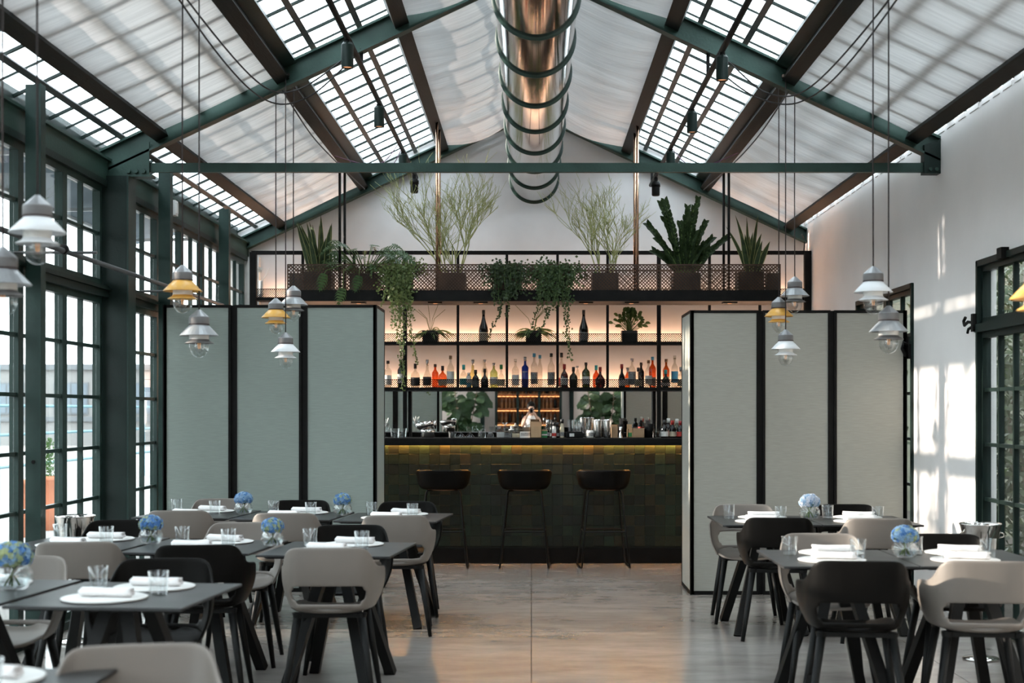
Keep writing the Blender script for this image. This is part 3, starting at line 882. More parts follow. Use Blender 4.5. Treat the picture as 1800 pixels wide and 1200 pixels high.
# ------------------------------------------------------------------ shelf unit on the gable wall
SY = 15.25
su = empty('bar_shelving', (0, SY, 0))
posts = [-2.98, -2.45, -1.90, -1.354, -.787, -.262, .281, .817, 1.367, 1.91, 2.45, 2.96]
for x in posts:
    thick = abs(abs(x) - 1.36) < .02
    w = .042 if thick else .028
    z0_ = 1.06 if thick or abs(x) > 2.9 else 1.68
    if abs(x) > 2.9: w = .07
    MB().box(x - w / 2, x + w / 2, -w / 2, w / 2, z0_, 3.15).build('upright', 'black_metal', su)
MB().box(-3.0, 3.0, -.02, .02, 3.125, 3.165).build('top_rail', 'black_metal', su)
for z in (1.675, 2.165, 2.64):
    s_ = MB().box(-2.98, 2.97, -.005, .33, z, z + .020).build('shelf', 'black_metal', su)
    MB().box(-2.98, 2.97, -.012, -.004, z - .008, z + .028).build('shelf_edge', 'black_metal', s_)
    m = MB(); x = 0
    gh = .115 if z < 2.6 else .12
    for i in range(len(posts) - 1):
        if posts[i] > -2.0 and posts[i + 1] < 2.0 or z > 2.6:
            lattice(m, posts[i] + .012, posts[i + 1] - .012, z + .028, z + gh - .004, -.008, .0225, w=.0062)
    m.box(-2.98, 2.97, -.012, -.004, z + gh - .006, z + gh)
    g_ = m.build('mesh_guard', 'black_metal', s_)
    MB().box(-2.9, 2.9, .262, .284, z + .021, z + .029).build('led_strip', 'led_warm', s_)
mr = MB().box(-2.3, 2.3, .318, .326, 1.07, 1.668).build('mirror', 'mirror_silver', su)
m = MB(); m.box(-2.3, 2.3, .30, .318, 1.06, 1.10)
for x in (-1.325, -1.38, 1.34, 1.395): m.box(x - .012, x + .012, .29, .318, 1.06, 1.668)
m.build('mirror_frame', 'black_metal', su)
tag(su, 'black steel bar shelving with mesh guards and mirror on back wall', 'shelving')

# ------------------------------------------------------------------ hanging planter with mesh front
PY0, PY1 = 13.92, 14.50
hp = empty('hanging_planter', (0, PY0, 2.528))
W0, W1 = -2.39, 2.44
D = PY1 - PY0
MB().box(W0, W1, 0, D, .0, .018).build('base_plate', 'black_metal', hp)
MB().box(W0, W1, -.004, .008, -.004, .104).build('fascia', 'black_metal', hp)
MB().box(W0, W1, D - .01, D, 0, .104).build('back_fascia', 'black_metal', hp)
for x in (W0, W1 - .01): MB().box(x, x + .01, 0, D, 0, .104).build('end_plate', 'black_metal', hp)
m = MB(); lattice(m, W0 + .01, W1 - .01, .104, .352, 0, .0335, w=.0092); m.build('mesh_front', 'iron_warm', hp)
m = MB(); lattice(m, W0 + .01, W1 - .01, .104, .352, D - .004, .067, w=.0058); m.build('mesh_back', 'iron_warm', hp)
m = MB(); m.box(W0, W1, -.008, .008, .346, .358); m.box(W0, W1, D - .012, D + .004, .346, .358)
for x in (W0, W1 - .012): m.box(x, x + .012, -.006, .006, .1, .352); m.box(x, x + .012, 0, D, .346, .358)
m.build('rim', 'iron_warm', hp)
for x in (-1.887, -.93, 1.045, 1.945):
    for dy in (.09, .46):
        zt = U(x) + .1 - 2.528
        MB().tube([(x, dy, .01), (x, dy, zt)], .0135, n=10).build('hanger_rod', 'copper_rod' if abs(x) < 1.5 else 'black_metal', hp, smooth=True)
for px in (630, 765, 845, 1030, 1110, 1283):
    x = PX(px, 14.1)
    l_ = MB().box(x - .07, x + .07, .14, .26, -.012, 0).build('downlight', 'black_metal', hp)
    MB().lathe([(.022, -.015), (.022, -.011)], n=12, c=(x, .2, 0)).build('lens', 'spot_glow', l_)
tag(hp, 'black hanging planter trough with mesh front above the bar', 'planter')

# ------------------------------------------------------------------ plants
def tube_curve(p0, d0, L_, n, bend, r_):
    pts = [Vector(p0)]; d = Vector(d0).normalized()
    for i in range(n):
        d = (d + bend / n + Vector((r_.gauss(0, .03), r_.gauss(0, .03), r_.gauss(0, .03)))).normalized()
        pts.append(pts[-1] + d * (L_ / n))
    return pts
def blade(mb, pts, wid, nrm=None, fold=.15, mat_edge=False):
    """leaf blade along pts: left edge, keel and right edge"""
    k = len(pts); pts = [Vector(p) for p in pts]
    t0 = (pts[-1] - pts[0]).normalized()
    if nrm is None: nrm = Vector((0, -1, 0))
    rows = []
    for i, p in enumerate(pts):
        t = (pts[min(i + 1, k - 1)] - pts[max(i - 1, 0)]).normalized()
        s_ = t.cross(nrm)
        if s_.length < 1e-4: s_ = t.orthogonal()
        s_.normalize(); n_ = s_.cross(t).normalized()
        w = wid[i]
        if mat_edge:
            rows.append([p - s_ * w + n_ * w * fold, p - s_ * w * .78 + n_ * w * fold * .7, p, p + s_ * w * .78 + n_ * w * fold * .7, p + s_ * w + n_ * w * fold])
        else:
            rows.append([p - s_ * w + n_ * w * fold, p, p + s_ * w + n_ * w * fold])
    if mat_edge:
        f0 = len(mb.f)
        mb.grid(rows)
        for i in range(len(mb.f) - f0):
            mb.m[f0 + i] = 1 if i % 4 in (0, 3) else 0
    else:
        mb.grid(rows)
    return mb
def pot(parent, w, h, mat='pot_dark', square=True, z=0.0):
    m = MB()
    if square:
        t = .012
        m.box(-w, w, -w, w, z, z + .015)
        m.box(-w, w, -w, -w + t, z + .015, z + h); m.box(-w, w, w - t, w, z + .015, z + h)
        m.box(-w, -w + t, -w + t, w - t, z + .015, z + h); m.box(w - t, w, -w + t, w - t, z + .015, z + h)
    else:
        m.lathe([(w * .82, z), (w, z + h), (w - .012, z + h), (w * .80, z + .03)], n=20, cap1=False)
    o = m.build('pot', mat, parent, smooth=False)
    MB().box(-w + .012, w - .012, -w + .012, w - .012, z + h - .05, z + h - .03).build('soil', 'soil', parent) if square else MB().lathe([(w * .93, z + h - .05), (w * .93, z + h - .03)], n=20).build('soil', 'soil', parent)
    return o
PBASE = 2.528 + .018
PYM = 14.18
def plantroot(name, px, label, cat='plant', y=PYM, z=PBASE):
    return tag(empty(name, (PX(px, y), y, z)), label, cat, None)

def snake(px, label, n, hmax, seed, w, lean=.28, spread=.10, extra=None):
    r_ = random.Random(seed); o = plantroot('snake_plant', px, label)
    pot(o, w, .28)
    for i in range(n):
        a = r_.uniform(0, 6.28); q = r_.uniform(0, spread)
        L_ = hmax * r_.uniform(.55, 1.0) if i > 0 else hmax
        d = Vector((math.cos(a) * lean * r_.uniform(.1, 1), math.sin(a) * lean * .5 * r_.uniform(.1, 1), 1))
        pts = tube_curve((q * math.cos(a), q * .6 * math.sin(a), .25), d, L_, 9, Vector((math.cos(a) * .22, 0, 0)), r_)
        W_ = r_.uniform(.020, .032)
        wid = [W_ * v for v in (.55, .75, .9, 1, 1, .95, .85, .65, .35, .02)]
        nr = Vector((r_.uniform(-.7, .7), -1, r_.uniform(-.2, .2))).normalized()
        m = MB(); blade(m, pts, wid, nr, .22, True); me_ = m.mesh('leaf', ['leaf_snake', 'leaf_snake_edge'], True)
        mo('leaf', me_, o)
    return o
snake(562, 'snake plant at the left end of the hanging planter', 20, .62, 3, .135, spread=.12)
snake(1317, 'snake plant at the right end of the hanging planter', 11, .62, 9, .125, lean=.34, spread=.07)
for px, lb in ((521, 'empty dark square pot at the left end of the planter'), (1357, 'empty dark square pot at the right end of the planter')):
    o = plantroot('square_pot', px, lb, 'pot'); pot(o, .062, .27)

def lobed_leaf(mb, base, d, L_, W_, nrm, lobes=5, droop=.3):
    """split philodendron leaf: midrib with pointed side lobes"""
    d = Vector(d).normalized(); nrm = Vector(nrm).normalized(); s_ = d.cross(nrm).normalized()
    P = lambda u: Vector(base) + d * (L_ * u) - Vector((0, 0, 1)) * droop * L_ * u * u
    for i in range(lobes):
        u0 = i / lobes; u1 = (i + .9) / lobes; um = (i + .5) / lobes
        wl_ = W_ * (math.sin(PI * (.25 + .7 * um)) ** .8)
        for sg in (-1, 1):
            a, b = P(u0), P(u1); tip = P(min(1.05, um + .22)) + s_ * sg * wl_ - nrm * .15 * wl_
            mid = (a + b) / 2 + s_ * sg * wl_ * .6
            mb.add([a, mid - d * L_ * .06, tip, mid + d * L_ * .05, b], [(0, 1, 2, 3, 4)] if sg > 0 else [(4, 3, 2, 1, 0)])
    a, b = P(.85), P(1.12)
    mb.add([a - s_ * W_ * .18, b, a + s_ * W_ * .18], [(0, 1, 2)])
def philodendron(px, label, n, seed):
    r_ = random.Random(seed); o = plantroot('philodendron', px, label); pot(o, .14, .26)
    for i in range(n):
        a = 2 * PI * i / n + r_.uniform(-.3, .3); lift = r_.uniform(.5, 2.2)
        d = Vector((math.cos(a), math.sin(a) * .55 - .1, lift))
        L_ = r_.uniform(.22, .46)
        pts = tube_curve((.03 * math.cos(a), .03 * math.sin(a), .22), d, L_, 6, Vector((math.cos(a) * .5, math.sin(a) * .3, -.35)), r_)
        s_ = MB().tube(pts, .004, n=5).build('leaf_stalk', 'stem_green', o)
        dd = (pts[-1] - pts[-2]).normalized(); m = MB()
        lobed_leaf(m, pts[-1], Vector((dd.x, dd.y, dd.z * .3 - .1)), r_.uniform(.11, .17), r_.uniform(.042, .065), Vector((r_.uniform(-.3, .3), -.6, .7)), 5, r_.uniform(.2, .7))
        m.build('leaf', 'leaf_philodendron', s_)
    for bx, bz, L_ in ((-.36, .12, .17), (-.18, -.02, .17), (-.02, .10, .16)):
        s_ = MB().tube([(-.03, -.1, .24), (bx * .5, -.26, .34), (bx * .95, -.33, .27), (bx, -.335, bz + .12)], .004, n=5).build('leaf_stalk', 'stem_green', o)
        m = MB(); lobed_leaf(m, (bx, -.335, bz + .12), (-.25, -.05, -1), L_, .06, (.2, -1, 0), 6, 0); m.build('leaf', 'leaf_philodendron', s_)
    return o
philodendron(642, 'philodendron with split leaves beside left snake plant in planter', 64, 5)

def pencil(px, label, H, W_, seed, n0, mat_pot, w):
    r_ = random.Random(seed); o = plantroot('pencil_cactus', px, label); pot(o, w, .27, mat_pot)
    m = MB()
    def grow(p, d, L_, rad, lev):
        k = 3
        pts = tube_curve(p, d, L_, k, Vector((r_.gauss(0, .25), r_.gauss(0, .12), .20)), r_)
        m.tube(pts, rad, n=4, r1=rad * .8, cap=lev == 0)
        if lev <= 0: return
        for b in range(r_.choice([2, 2, 3, 3]) if lev > 1 else r_.choice([1, 2, 2])):
            q = pts[r_.choice([1, 2, 3, 3])]
            dd = (pts[-1] - pts[-2]).normalized()
            ang = r_.uniform(0, 6.28); sp = r_.uniform(.25, .75)
            side_ = Vector((math.cos(ang), math.sin(ang) * .45, r_.uniform(-.2, .25)))
            grow(q, dd + side_ * sp, L_ * r_.uniform(.62, .95), max(.0018, rad * .72), lev - 1)
    for i in range(n0):
        a = 2 * PI * i / n0 + r_.uniform(-.3, .3)
        grow((.07 * math.cos(a), .05 * math.sin(a), .22), (math.cos(a) * W_ * r_.uniform(.4, 1.1), math.sin(a) * .3, 1), H * r_.uniform(.8, 1.1), .0070, 5)
    b_ = m.build('branches', 'twig_pencil', o, smooth=True); b_['kind'] = 'stuff'
    return o
pencil(795, 'large pale green pencil cactus in brown pot in planter', .34, .60, 4, 9, 'pot_brown', .135)
pencil(1063, 'smaller pencil cactus right of the duct in planter', .285, .26, 8, 6, 'pot_dark', .13)

def zz(px, label, seed):
    r_ = random.Random(seed); o = plantroot('zz_plant', px, label); pot(o, .135, .27)
    spec = [(-.24, .76, 0), (-.36, .56, 1), (-.16, .9, -1), (.03, .72, 1), (.12, .80, 0), (.36, .62, -1), (-.06, .55, -1), (.20, .58, 1), (-.28, .40, -1), (.08, .45, -1), (.26, .42, 1), (-.12, .40, 1), (.0, .62, 0), (.16, .34, -1), (-.20, .62, 1), (.07, .70, -1), (-.30, .30, 1), (.22, .30, 0), (-.04, .34, -1)]
    for dx, H, dy in spec:
        top = Vector((dx, dy * .08, .2 + H))
        if dx == .36: top = Vector((.40, -.02, .62))
        if dx == -.16: top = Vector((-.20, 0, .98))
        base = Vector((dx * .15, dy * .03, .22))
        mid = base.lerp(top, .5) + Vector((-dx * .12, 0, .05))
        pts = [base.lerp(mid, t).lerp(mid.lerp(top, t), t) for t in [i / 18 for i in range(19)]]
        s_ = MB().tube(pts, .011, n=6, r1=.004).build('stalk', 'stem_green', o)
        m = MB()
        for i in range(3, 19):
            p = pts[i]; t = (pts[min(i + 1, 18)] - pts[i - 1]).normalized()
            sdv = t.cross(Vector((0, 1, .15))).normalized()
            for sg in (-1, 1):
                ll = r_.uniform(.050, .072)
                dd = (sdv * sg * .62 + t * 1.15 + Vector((0, -.35 + r_.uniform(-.3, .3), 0))).normalized()
                q = [p + dd * ll * u for u in (0, .3, .65, 1)]
                blade(m, q, [.006, .017, .016, .002], Vector((r_.uniform(-.3, .3), -1, .4)), .2)
        m.build('leaflets', 'leaf_zz', s_)
    return o
zz(1205, 'dark glossy zz plant with upright stalks in planter', 6)

def trailing(px, label, mat, strands, seed, w=.13, cover=140, name='trailing_vine', leaf=.021):
    r_ = random.Random(seed); o = plantroot(name, px, label); pot(o, w, .26)
    ox = o.location.x
    m = MB()
    def lf(mb, p, sz):
        a = r_.uniform(0, 6.28)
        d = Vector((math.cos(a), r_.uniform(-.9, .2), math.sin(a))).normalized() * sz
        n_ = Vector((r_.uniform(-.5, .5), -1, r_.uniform(-.2, .6))).normalized(); s2 = d.cross(n_).normalized() * sz * .62
        mb.add([p, p + d * .45 + s2, p + d, p + d * .45 - s2], [(0, 1, 2, 3)])
    for i in range(int(cover * 1.5)):        # leaves spilling over the mesh front
        zz_ = .34 * (1 - r_.random() ** 1.6) - .02
        p = Vector((r_.gauss(0, w * (.55 + .5 * zz_ / .34)), -.285 - abs(r_.gauss(0, .018)), zz_))
        for k in range(3): lf(m, p + Vector((r_.gauss(0, .014), r_.gauss(0, .006), r_.gauss(0, .016))), leaf * r_.uniform(.8, 1.3))
    for i in range(cover):
        p = Vector((r_.gauss(0, w * .85), -.16 - abs(r_.gauss(0, .07)) if r_.random() < .75 else r_.uniform(-.1, .1), .27 + r_.gauss(0, .045)))
        for k in range(4): lf(m, p + Vector((r_.gauss(0, .02), r_.gauss(0, .015), r_.gauss(0, .025))), leaf * r_.uniform(.8, 1.4))
    m.build('crown', mat, o)
    for sx, ex, L_ in strands:
        m = MB()
        y_ = -.30 - r_.uniform(0, .05)
        pts = [Vector((sx * .6, -.1, .26)), Vector((sx, y_ + .03, .31)), Vector((sx * 1.02, y_, .22))]
        k = max(3, int(L_ / .05)); x = sx
        for i in range(1, k + 1):
            t = i / k
            x = sx + (ex - sx) * t ** 1.4 + r_.gauss(0, .006)
            pts.append(Vector((x, y_, .22 - L_ * t)))
        m.mi = 0
        m.tube(pts, .0022, n=4)
        m.mi = 1
        nL = int(L_ / .011) + 14
        for i in range(nL):
            t = (i / nL) * (len(pts) - 1); a = int(t); f = t - a
            p = pts[a].lerp(pts[min(a + 1, len(pts) - 1)], f)
            fat = 2 if i / nL < .45 else 1
            for _ in range(fat): lf(m, p + Vector((r_.gauss(0, .010 * fat), r_.gauss(0, .008), 0)), leaf * r_.uniform(.75, 1.2))
        m.build('vine', ['stem_green', mat], o)
    return o
trailing(704, 'light green trailing vine hanging from planter past left shelves', 'leaf_trail_light',
         [(-.10, -.16, .30), (-.04, -.06, .52), (.02, .03, .95), (.05, .06, 1.12), (.07, .19, .86), (-.02, .0, .66), (.11, .15, .44), (.13, .11, .34), (-.08, -.06, .36), (0, .02, .48), (-.13, -.20, .16)], 31, .12, 120)
trailing(893, 'dark green trailing vine hanging left of planter centre', 'leaf_trail_dark',
         [(-.12, -.13, .30), (-.09, -.08, .42), (-.03, .0, .22), (.02, .0, .42), (.03, -.20, .62), (.08, .1, .18), (.14, .05, .2), (-.15, -.25, .10)], 32, .14, 130, name='trailing_vine')
trailing(972, 'mid green trailing vine hanging at the planter centre', 'leaf_trail_mid',
         [(-.14, -.10, .34), (-.10, -.24, .58), (-.04, -.08, .42), (.03, .0, .34), (.06, -.16, .60), (.08, .14, .66), (.13, .17, .84), (.17, .12, .30), (.20, .30, .12), (-.02, .06, .3)], 33, .14, 150)

def spiky(px, py, label, seed, y=15.40, z=2.186, n=34, hh=.10, ww=.085):
    r_ = random.Random(seed); o = tag(empty('spider_plant', (PX(px, y), y, z)), label, 'plant'); pot(o, ww, hh + .03)
    for i in range(n):
        a = r_.uniform(0, 6.28); d = Vector((math.cos(a) * .8, math.sin(a) * .5 - .15, r_.uniform(.35, 1.0)))
        pts = tube_curve((.03 * math.cos(a), .02 * math.sin(a) - .02, hh), d, r_.uniform(.14, .27), 7, Vector((math.cos(a) * .7, 0, -1.9)), r_)
        for p in pts: p.y = min(p.y, .12)
        m = MB(); blade(m, pts, [.004, .007, .008, .008, .007, .006, .004, .001], Vector((0, -1, .6)), .2)
        m.build('leaf', 'leaf_spider', o)
    for i in range(5):
        a = r_.uniform(-1, 1)
        MB().tube([(0, -.02, hh), (a * .06, -.03, hh + .16), (a * .22, -.03, hh + .26 + .05 * (i % 2))], .0025, n=4).build('flower_stalk', 'stem_green', o)
    return o
spiky(757, 0, 'spider plant in dark pot on left upper bar shelf', 41)
spiky(938, 0, 'spider plant in dark pot on middle upper bar shelf', 42)
def bushy(px, label, seed, y=15.40, z=2.186):
    r_ = random.Random(seed); o = tag(empty('leafy_pot_plant', (PX(px, y), y, z)), label, 'plant'); pot(o, .085, .13)
    for i in range(58):
        a = r_.uniform(0, 6.28); el = r_.uniform(.05, 1.5); q = r_.uniform(.10, .20)
        c = Vector((math.cos(a) * math.cos(el) * q, math.sin(a) * math.cos(el) * q * .6 - .03, .17 + math.sin(el) * q * .95))
        c.y = min(c.y, .1)
        s_ = MB().tube([(0, -.01, .11), (c.x * .5, c.y * .5, c.z * .75), c], .003, n=4).build('leaf_stalk', 'stem_green', o)
        dd = (c - Vector((0, 0, .16))).normalized(); pts = [c + dd * (.065 * u) - Vector((0, 0, .02 * u * u)) for u in (0, .25, .5, .75, 1)]
        m = MB(); blade(m, pts, [.006, .020, .024, .017, .001], Vector((r_.uniform(-.4, .4), -.8, .6)), .2); m.build('leaf', 'leaf_broad', s_)
    return o
bushy(1106, 'bushy broad leaved plant in dark pot on right upper shelf', 43)

# ------------------------------------------------------------------ bottles
def bottle(label, px, h, r, shape, gmat, cap, lab, y=15.40, z=1.695, group='bottles on the lower bar shelf', name='bottle', band=None):
    o = tag(empty(name, (PX(px, y), y, z)), label, 'bottle', group)
    nr = .0125
    if shape == 'std':   prof = [(r * .9, 0), (r, .006), (r, h * .60), (r * .92, h * .655), (nr * 1.25, h * .76), (nr, h * .80), (nr, h * .93)]
    elif shape == 'squat': prof = [(r * .92, 0), (r, .006), (r, h * .50), (r * .85, h * .60), (nr * 1.3, h * .70), (nr, h * .74), (nr, h * .84)]
    elif shape == 'round': prof = [(r * .55, 0), (r * .85, .02), (r, h * .25), (r * .93, h * .42), (r * .5, h * .58), (nr * 1.2, h * .66), (nr, h * .84)]
    elif shape == 'flask': prof = [(r * .8, 0), (r * .98, .01), (r, h * .36), (r * .8, h * .52), (nr * 1.3, h * .62), (nr, h * .70), (nr, h * .86)]
    elif shape == 'champ': prof = [(r * .95, 0), (r, .006), (r, h * .38), (r * .9, h * .47), (r * .52, h * .64), (nr * 1.35, h * .76), (nr * 1.1, h * .90)]
    else:                prof = [(r * .95, 0), (r, .006), (r, h * .66), (r * .8, h * .70), (nr * 1.2, h * .74), (nr, h * .78), (nr, h * .90)]
    MB().lathe(prof, n=18).build('body', gmat, o, smooth=True)
    zt = prof[-1][1]
    MB().lathe([(nr * 1.35, zt - .012), (nr * 1.35, h), (nr * .9, h + .002)], n=14).build('cap', cap, o, smooth=True)
    if lab:
        lm, a, b = lab
        lb_ = MB().lathe([(r + .0008, h * a), (r + .0008, h * b)], n=18, cap0=False, cap1=False)
        lb_.build('label', lm, o, smooth=True)
    if band:
        lm, a, b = band
        rr_ = lambda t: [q for q in prof][0][0]
        MB().lathe([(nr * 1.55, h * a), (nr * 1.45, h * b)], n=14, cap0=False, cap1=False).build('neck_label', lm, o, smooth=True)
    return o
S1 = 'lower bar shelf'
BOT = [  # px, top row, radius, shape, glass, cap, label(mat, from, to), dy, description
 (682, 634, .038, 'std', 'bottle_clear', 'cap_black', ('label_white', .12, .48), 0, 'clear bottle with black stopper and white label, leftmost on lower bar shelf'),
 (705, 632, .036, 'std', 'bottle_black', 'cap_black', ('label_white', .18, .50), 0, 'black bottle with white label left of the trailing vine strand'),
 (730, 639, .046, 'squat', 'bottle_clear', 'cap_black', ('label_black', .10, .44), 0, 'squat clear bottle with black label behind the trailing vine strand'),
 (751, 632, .042, 'round', 'bottle_clear', 'cap_silver', ('label_black', .10, .40), 0, 'round clear bottle with dark round label left of orange bottle'),
 (765, 640, .034, 'std', 'bottle_orange', 'cap_black', None, .05, 'bright orange liqueur bottle with dark cap, rear, left bay'),
 (778, 643, .042, 'squat', 'bottle_amber', 'cap_black', ('label_cream', .12, .40), 0, 'squat amber whiskey bottle with cream label in left bay'),
 (792, 625, .037, 'std', 'bottle_clear', 'cap_cork', ('label_white', .14, .52), 0, 'tall clear bottle with white label beside second upright'),
 (815, 641, .040, 'squat', 'bottle_clear', 'label_teal', ('label_teal', .15, .42), 0, 'squat clear bottle with teal round label and teal cap'),
 (831, 632, .043, 'round', 'bottle_pale_yellow', 'cap_silver', ('label_white', .1, .3), .07, 'pale yellow round bottle with silver cap, rear row'),
 (824, 655, .022, 'tall', 'label_skyblue', 'cap_silver', ('label_white', .35, .8), -.06, 'short white and blue miniature bottle between teal and brown ones'),
 (836, 650, .034, 'squat', 'bottle_black', 'cap_black', ('label_grey', .08, .42), -.04, 'short dark brown bottle in front of pale yellow one'),
 (852, 632, .032, 'std', 'bottle_clear', 'cap_silver', None, .07, 'plain clear bottle standing behind the black squat one'),
 (852, 648, .038, 'flask', 'bottle_black', 'cap_black', None, -.04, 'plain black squat bottle under the left champagne bottle'),
 (868, 638, .038, 'std', 'bottle_pale_green', 'cap_silver', ('label_white', .15, .45), 0, 'pale green bottle with silver cap left of third upright'),
 (881, 641, .037, 'flask', 'bottle_clear', 'label_green', ('label_cream', .1, .36), -.02, 'clear flask with green cap beside third upright'),
 (906, 631, .036, 'std', 'bottle_clear', 'bottle_clear', ('label_white', .10, .46), 0, 'clear bottle with glass stopper left of the blue bottle'),
 (923, 627, .034, 'tall', 'bottle_blue', 'cap_silver', None, 0, 'cobalt blue bottle with white lettering on lower bar shelf'),
 (939, 621, .034, 'std', 'bottle_clear', 'label_skyblue', ('label_grey', .12, .46), 0, 'tall clear bottle with blue cap right of cobalt bottle'),
 (949, 624, .026, 'std', 'bottle_clear', 'label_skyblue', None, .06, 'slim unlabelled clear bottle with blue cap, middle bay'),
 (969, 621, .036, 'std', 'bottle_clear', 'cap_black', ('label_grey', .10, .46), 0, 'tall clear bottle with dark grey label beside fourth upright'),
 (987, 620, .028, 'tall', 'bottle_clear', 'cap_black', ('label_red', .05, .30), .07, 'clear decanter with round black stopper, rear, right of fourth upright'),
 (992, 640, .037, 'squat', 'bottle_red', 'cap_red', ('label_white', .14, .42), -.03, 'dark red bottle with white label right of fourth upright'),
 (1008, 645, .041, 'squat', 'bottle_olive', 'cap_black', None, -.02, 'squat olive black bottle without label in fifth bay'),
 (1015, 643, .028, 'std', 'bottle_clear', 'cap_silver', None, .08, 'small clear bottle standing behind the squat olive one'),
 (1030, 637, .040, 'std', 'bottle_green', 'cap_black', ('label_white', .16, .46), 0, 'dark green wine bottle with white label under right champagne bottle'),
 (1048, 642, .036, 'squat', 'bottle_orange', 'label_teal', None, .06, 'orange bottle with teal cap behind the round cognac bottle'),
 (1055, 645, .052, 'round', 'bottle_red', 'cap_red', None, -.02, 'round dark red cognac decanter left of fifth upright'),
 (1093, 640, .034, 'flask', 'bottle_black', 'cap_red', ('label_white', .1, .36), 0, 'black flask with dark red neck in sixth bay'),
 (1103, 646, .028, 'squat', 'bottle_amber', 'cap_silver', ('label_white', .15, .5), .05, 'short amber bottle with white label in sixth bay'),
 (1111, 630, .038, 'std', 'bottle_clear', 'cap_silver', ('label_grey', .12, .56), 0, 'tall clear bottle with ornate grey label in sixth bay'),
 (1122, 646, .036, 'flask', 'bottle_clear', 'cap_black', ('label_cream', .1, .4), -.04, 'short clear flask with black cap in sixth bay'),
 (1127, 637, .032, 'std', 'bottle_black', 'cap_black', None, .07, 'plain dark brown bottle at the rear of the sixth bay'),
 (1140, 633, .034, 'std', 'bottle_clear', 'cap_cork', ('label_white', .15, .45), -.02, 'clear bottle with brownish cap left of orange red bottle'),
 (1147, 627, .036, 'std', 'bottle_orange', 'label_skyblue', ('label_grey', .08, .35), .06, 'orange red bottle with blue cap left of sixth upright'),
 (1171, 631, .034, 'std', 'bottle_amber', 'cap_cork', ('label_cream', .15, .4), .05, 'amber bottle with tan cap right of sixth upright'),
 (1170, 650, .044, 'round', 'bottle_olive', 'label_teal', ('label_white', .12, .3), -.05, 'short dark bottle with teal cap at the right end'),
 (1186, 625, .034, 'std', 'bottle_clear', 'bottle_clear', ('label_skyblue', .18, .52), 0, 'tall clear bottle with light blue label near right screen'),
 (1197, 645, .034, 'squat', 'bottle_clear', 'cap_silver', ('label_cream', .1, .4), 0, 'clear bottle half hidden by the right folding screen'),
]
for px, ty, r, sh, gm, cp, lab, dy, desc in BOT:
    y = 15.40 + dy
    h = max(.10, PZ(ty, y) - 1.695)
    r *= 1.1
    bo = bottle(desc, px, h, r, sh, gm, cp, lab, y=y)
    if gm == 'bottle_blue':          # white lettering printed on the blue bottle
        cu = bpy.data.curves.new('lettering', 'FONT'); cu.body = 'SKYY'; cu.size = .0205; cu.align_x = 'CENTER'; cu.extrude = .0004
        tmp = bpy.data.objects.new('tmp', cu); COL.objects.link(tmp)
        dg = bpy.context.evaluated_depsgraph_get()
        tm = bpy.data.meshes.new_from_object(tmp.evaluated_get(dg), depsgraph=dg)
        bpy.data.objects.remove(tmp, do_unlink=True)
        for v in tm.vertices:
            x_, z_ = v.co.x * 1.05, v.co.y
            v.co = (x_, -math.sqrt(max(1e-6, (r + .0012) ** 2 - min(x_ * x_, (r * .95) ** 2))) - v.co.z, z_)
        tm.materials.clear(); tm.materials.append(MATS['label_white'])
        mo('lettering', tm, bo, (0, 0, h * .50))
for px, lb in ((850, 'large dark champagne bottle on upper bar shelf, left one'), (1026, 'large dark champagne bottle on upper bar shelf, right one')):
    bottle(lb, px, .355, .052, 'champ', 'bottle_black', 'cap_black', ('label_cream' if px == 850 else 'label_grey', .06, .32), y=15.40, z=2.186, group='champagne bottles on the upper bar shelf', band=('label_white' if px == 850 else 'label_grey', .68, .73))

# white vase with folded paper straws on the left end of the top shelf
vz = tag(empty('straw_vase', (PX(459, 15.4), 15.40, 2.66)), 'white tube vase with white straws at far left of shelving', 'vase')
MB().lathe([(.018, 0), (.024, .01), (.024, .19), (.018, .20)], n=12).build('tube', 'white_plastic', vz, smooth=True)
for a, b in (((-.01, 0, .19), (-.10, 0, .26)), ((.01, 0, .19), (.06, 0, .27)), ((.06, 0, .27), (.09, 0, .34))):
    MB().tube([a, b], .006, n=6).build('straw', 'white_plastic', vz)
m = MB()
for i in range(6):
    a = i * PI / 3; c = Vector((-.01, 0, .32)); d = Vector((math.cos(a), 0, math.sin(a))) * .04; s_ = Vector((-math.sin(a), .3, math.cos(a))) * .012
    m.add([c, c + d * .5 + s_, c + d, c + d * .5 - s_], [(0, 1, 2, 3)])
m.build('paper_flower', 'paper_white', vz)
MB().tube([(0, 0, .19), (-.01, 0, .32)], .004, n=5).build('flower_stick', 'white_plastic', vz)

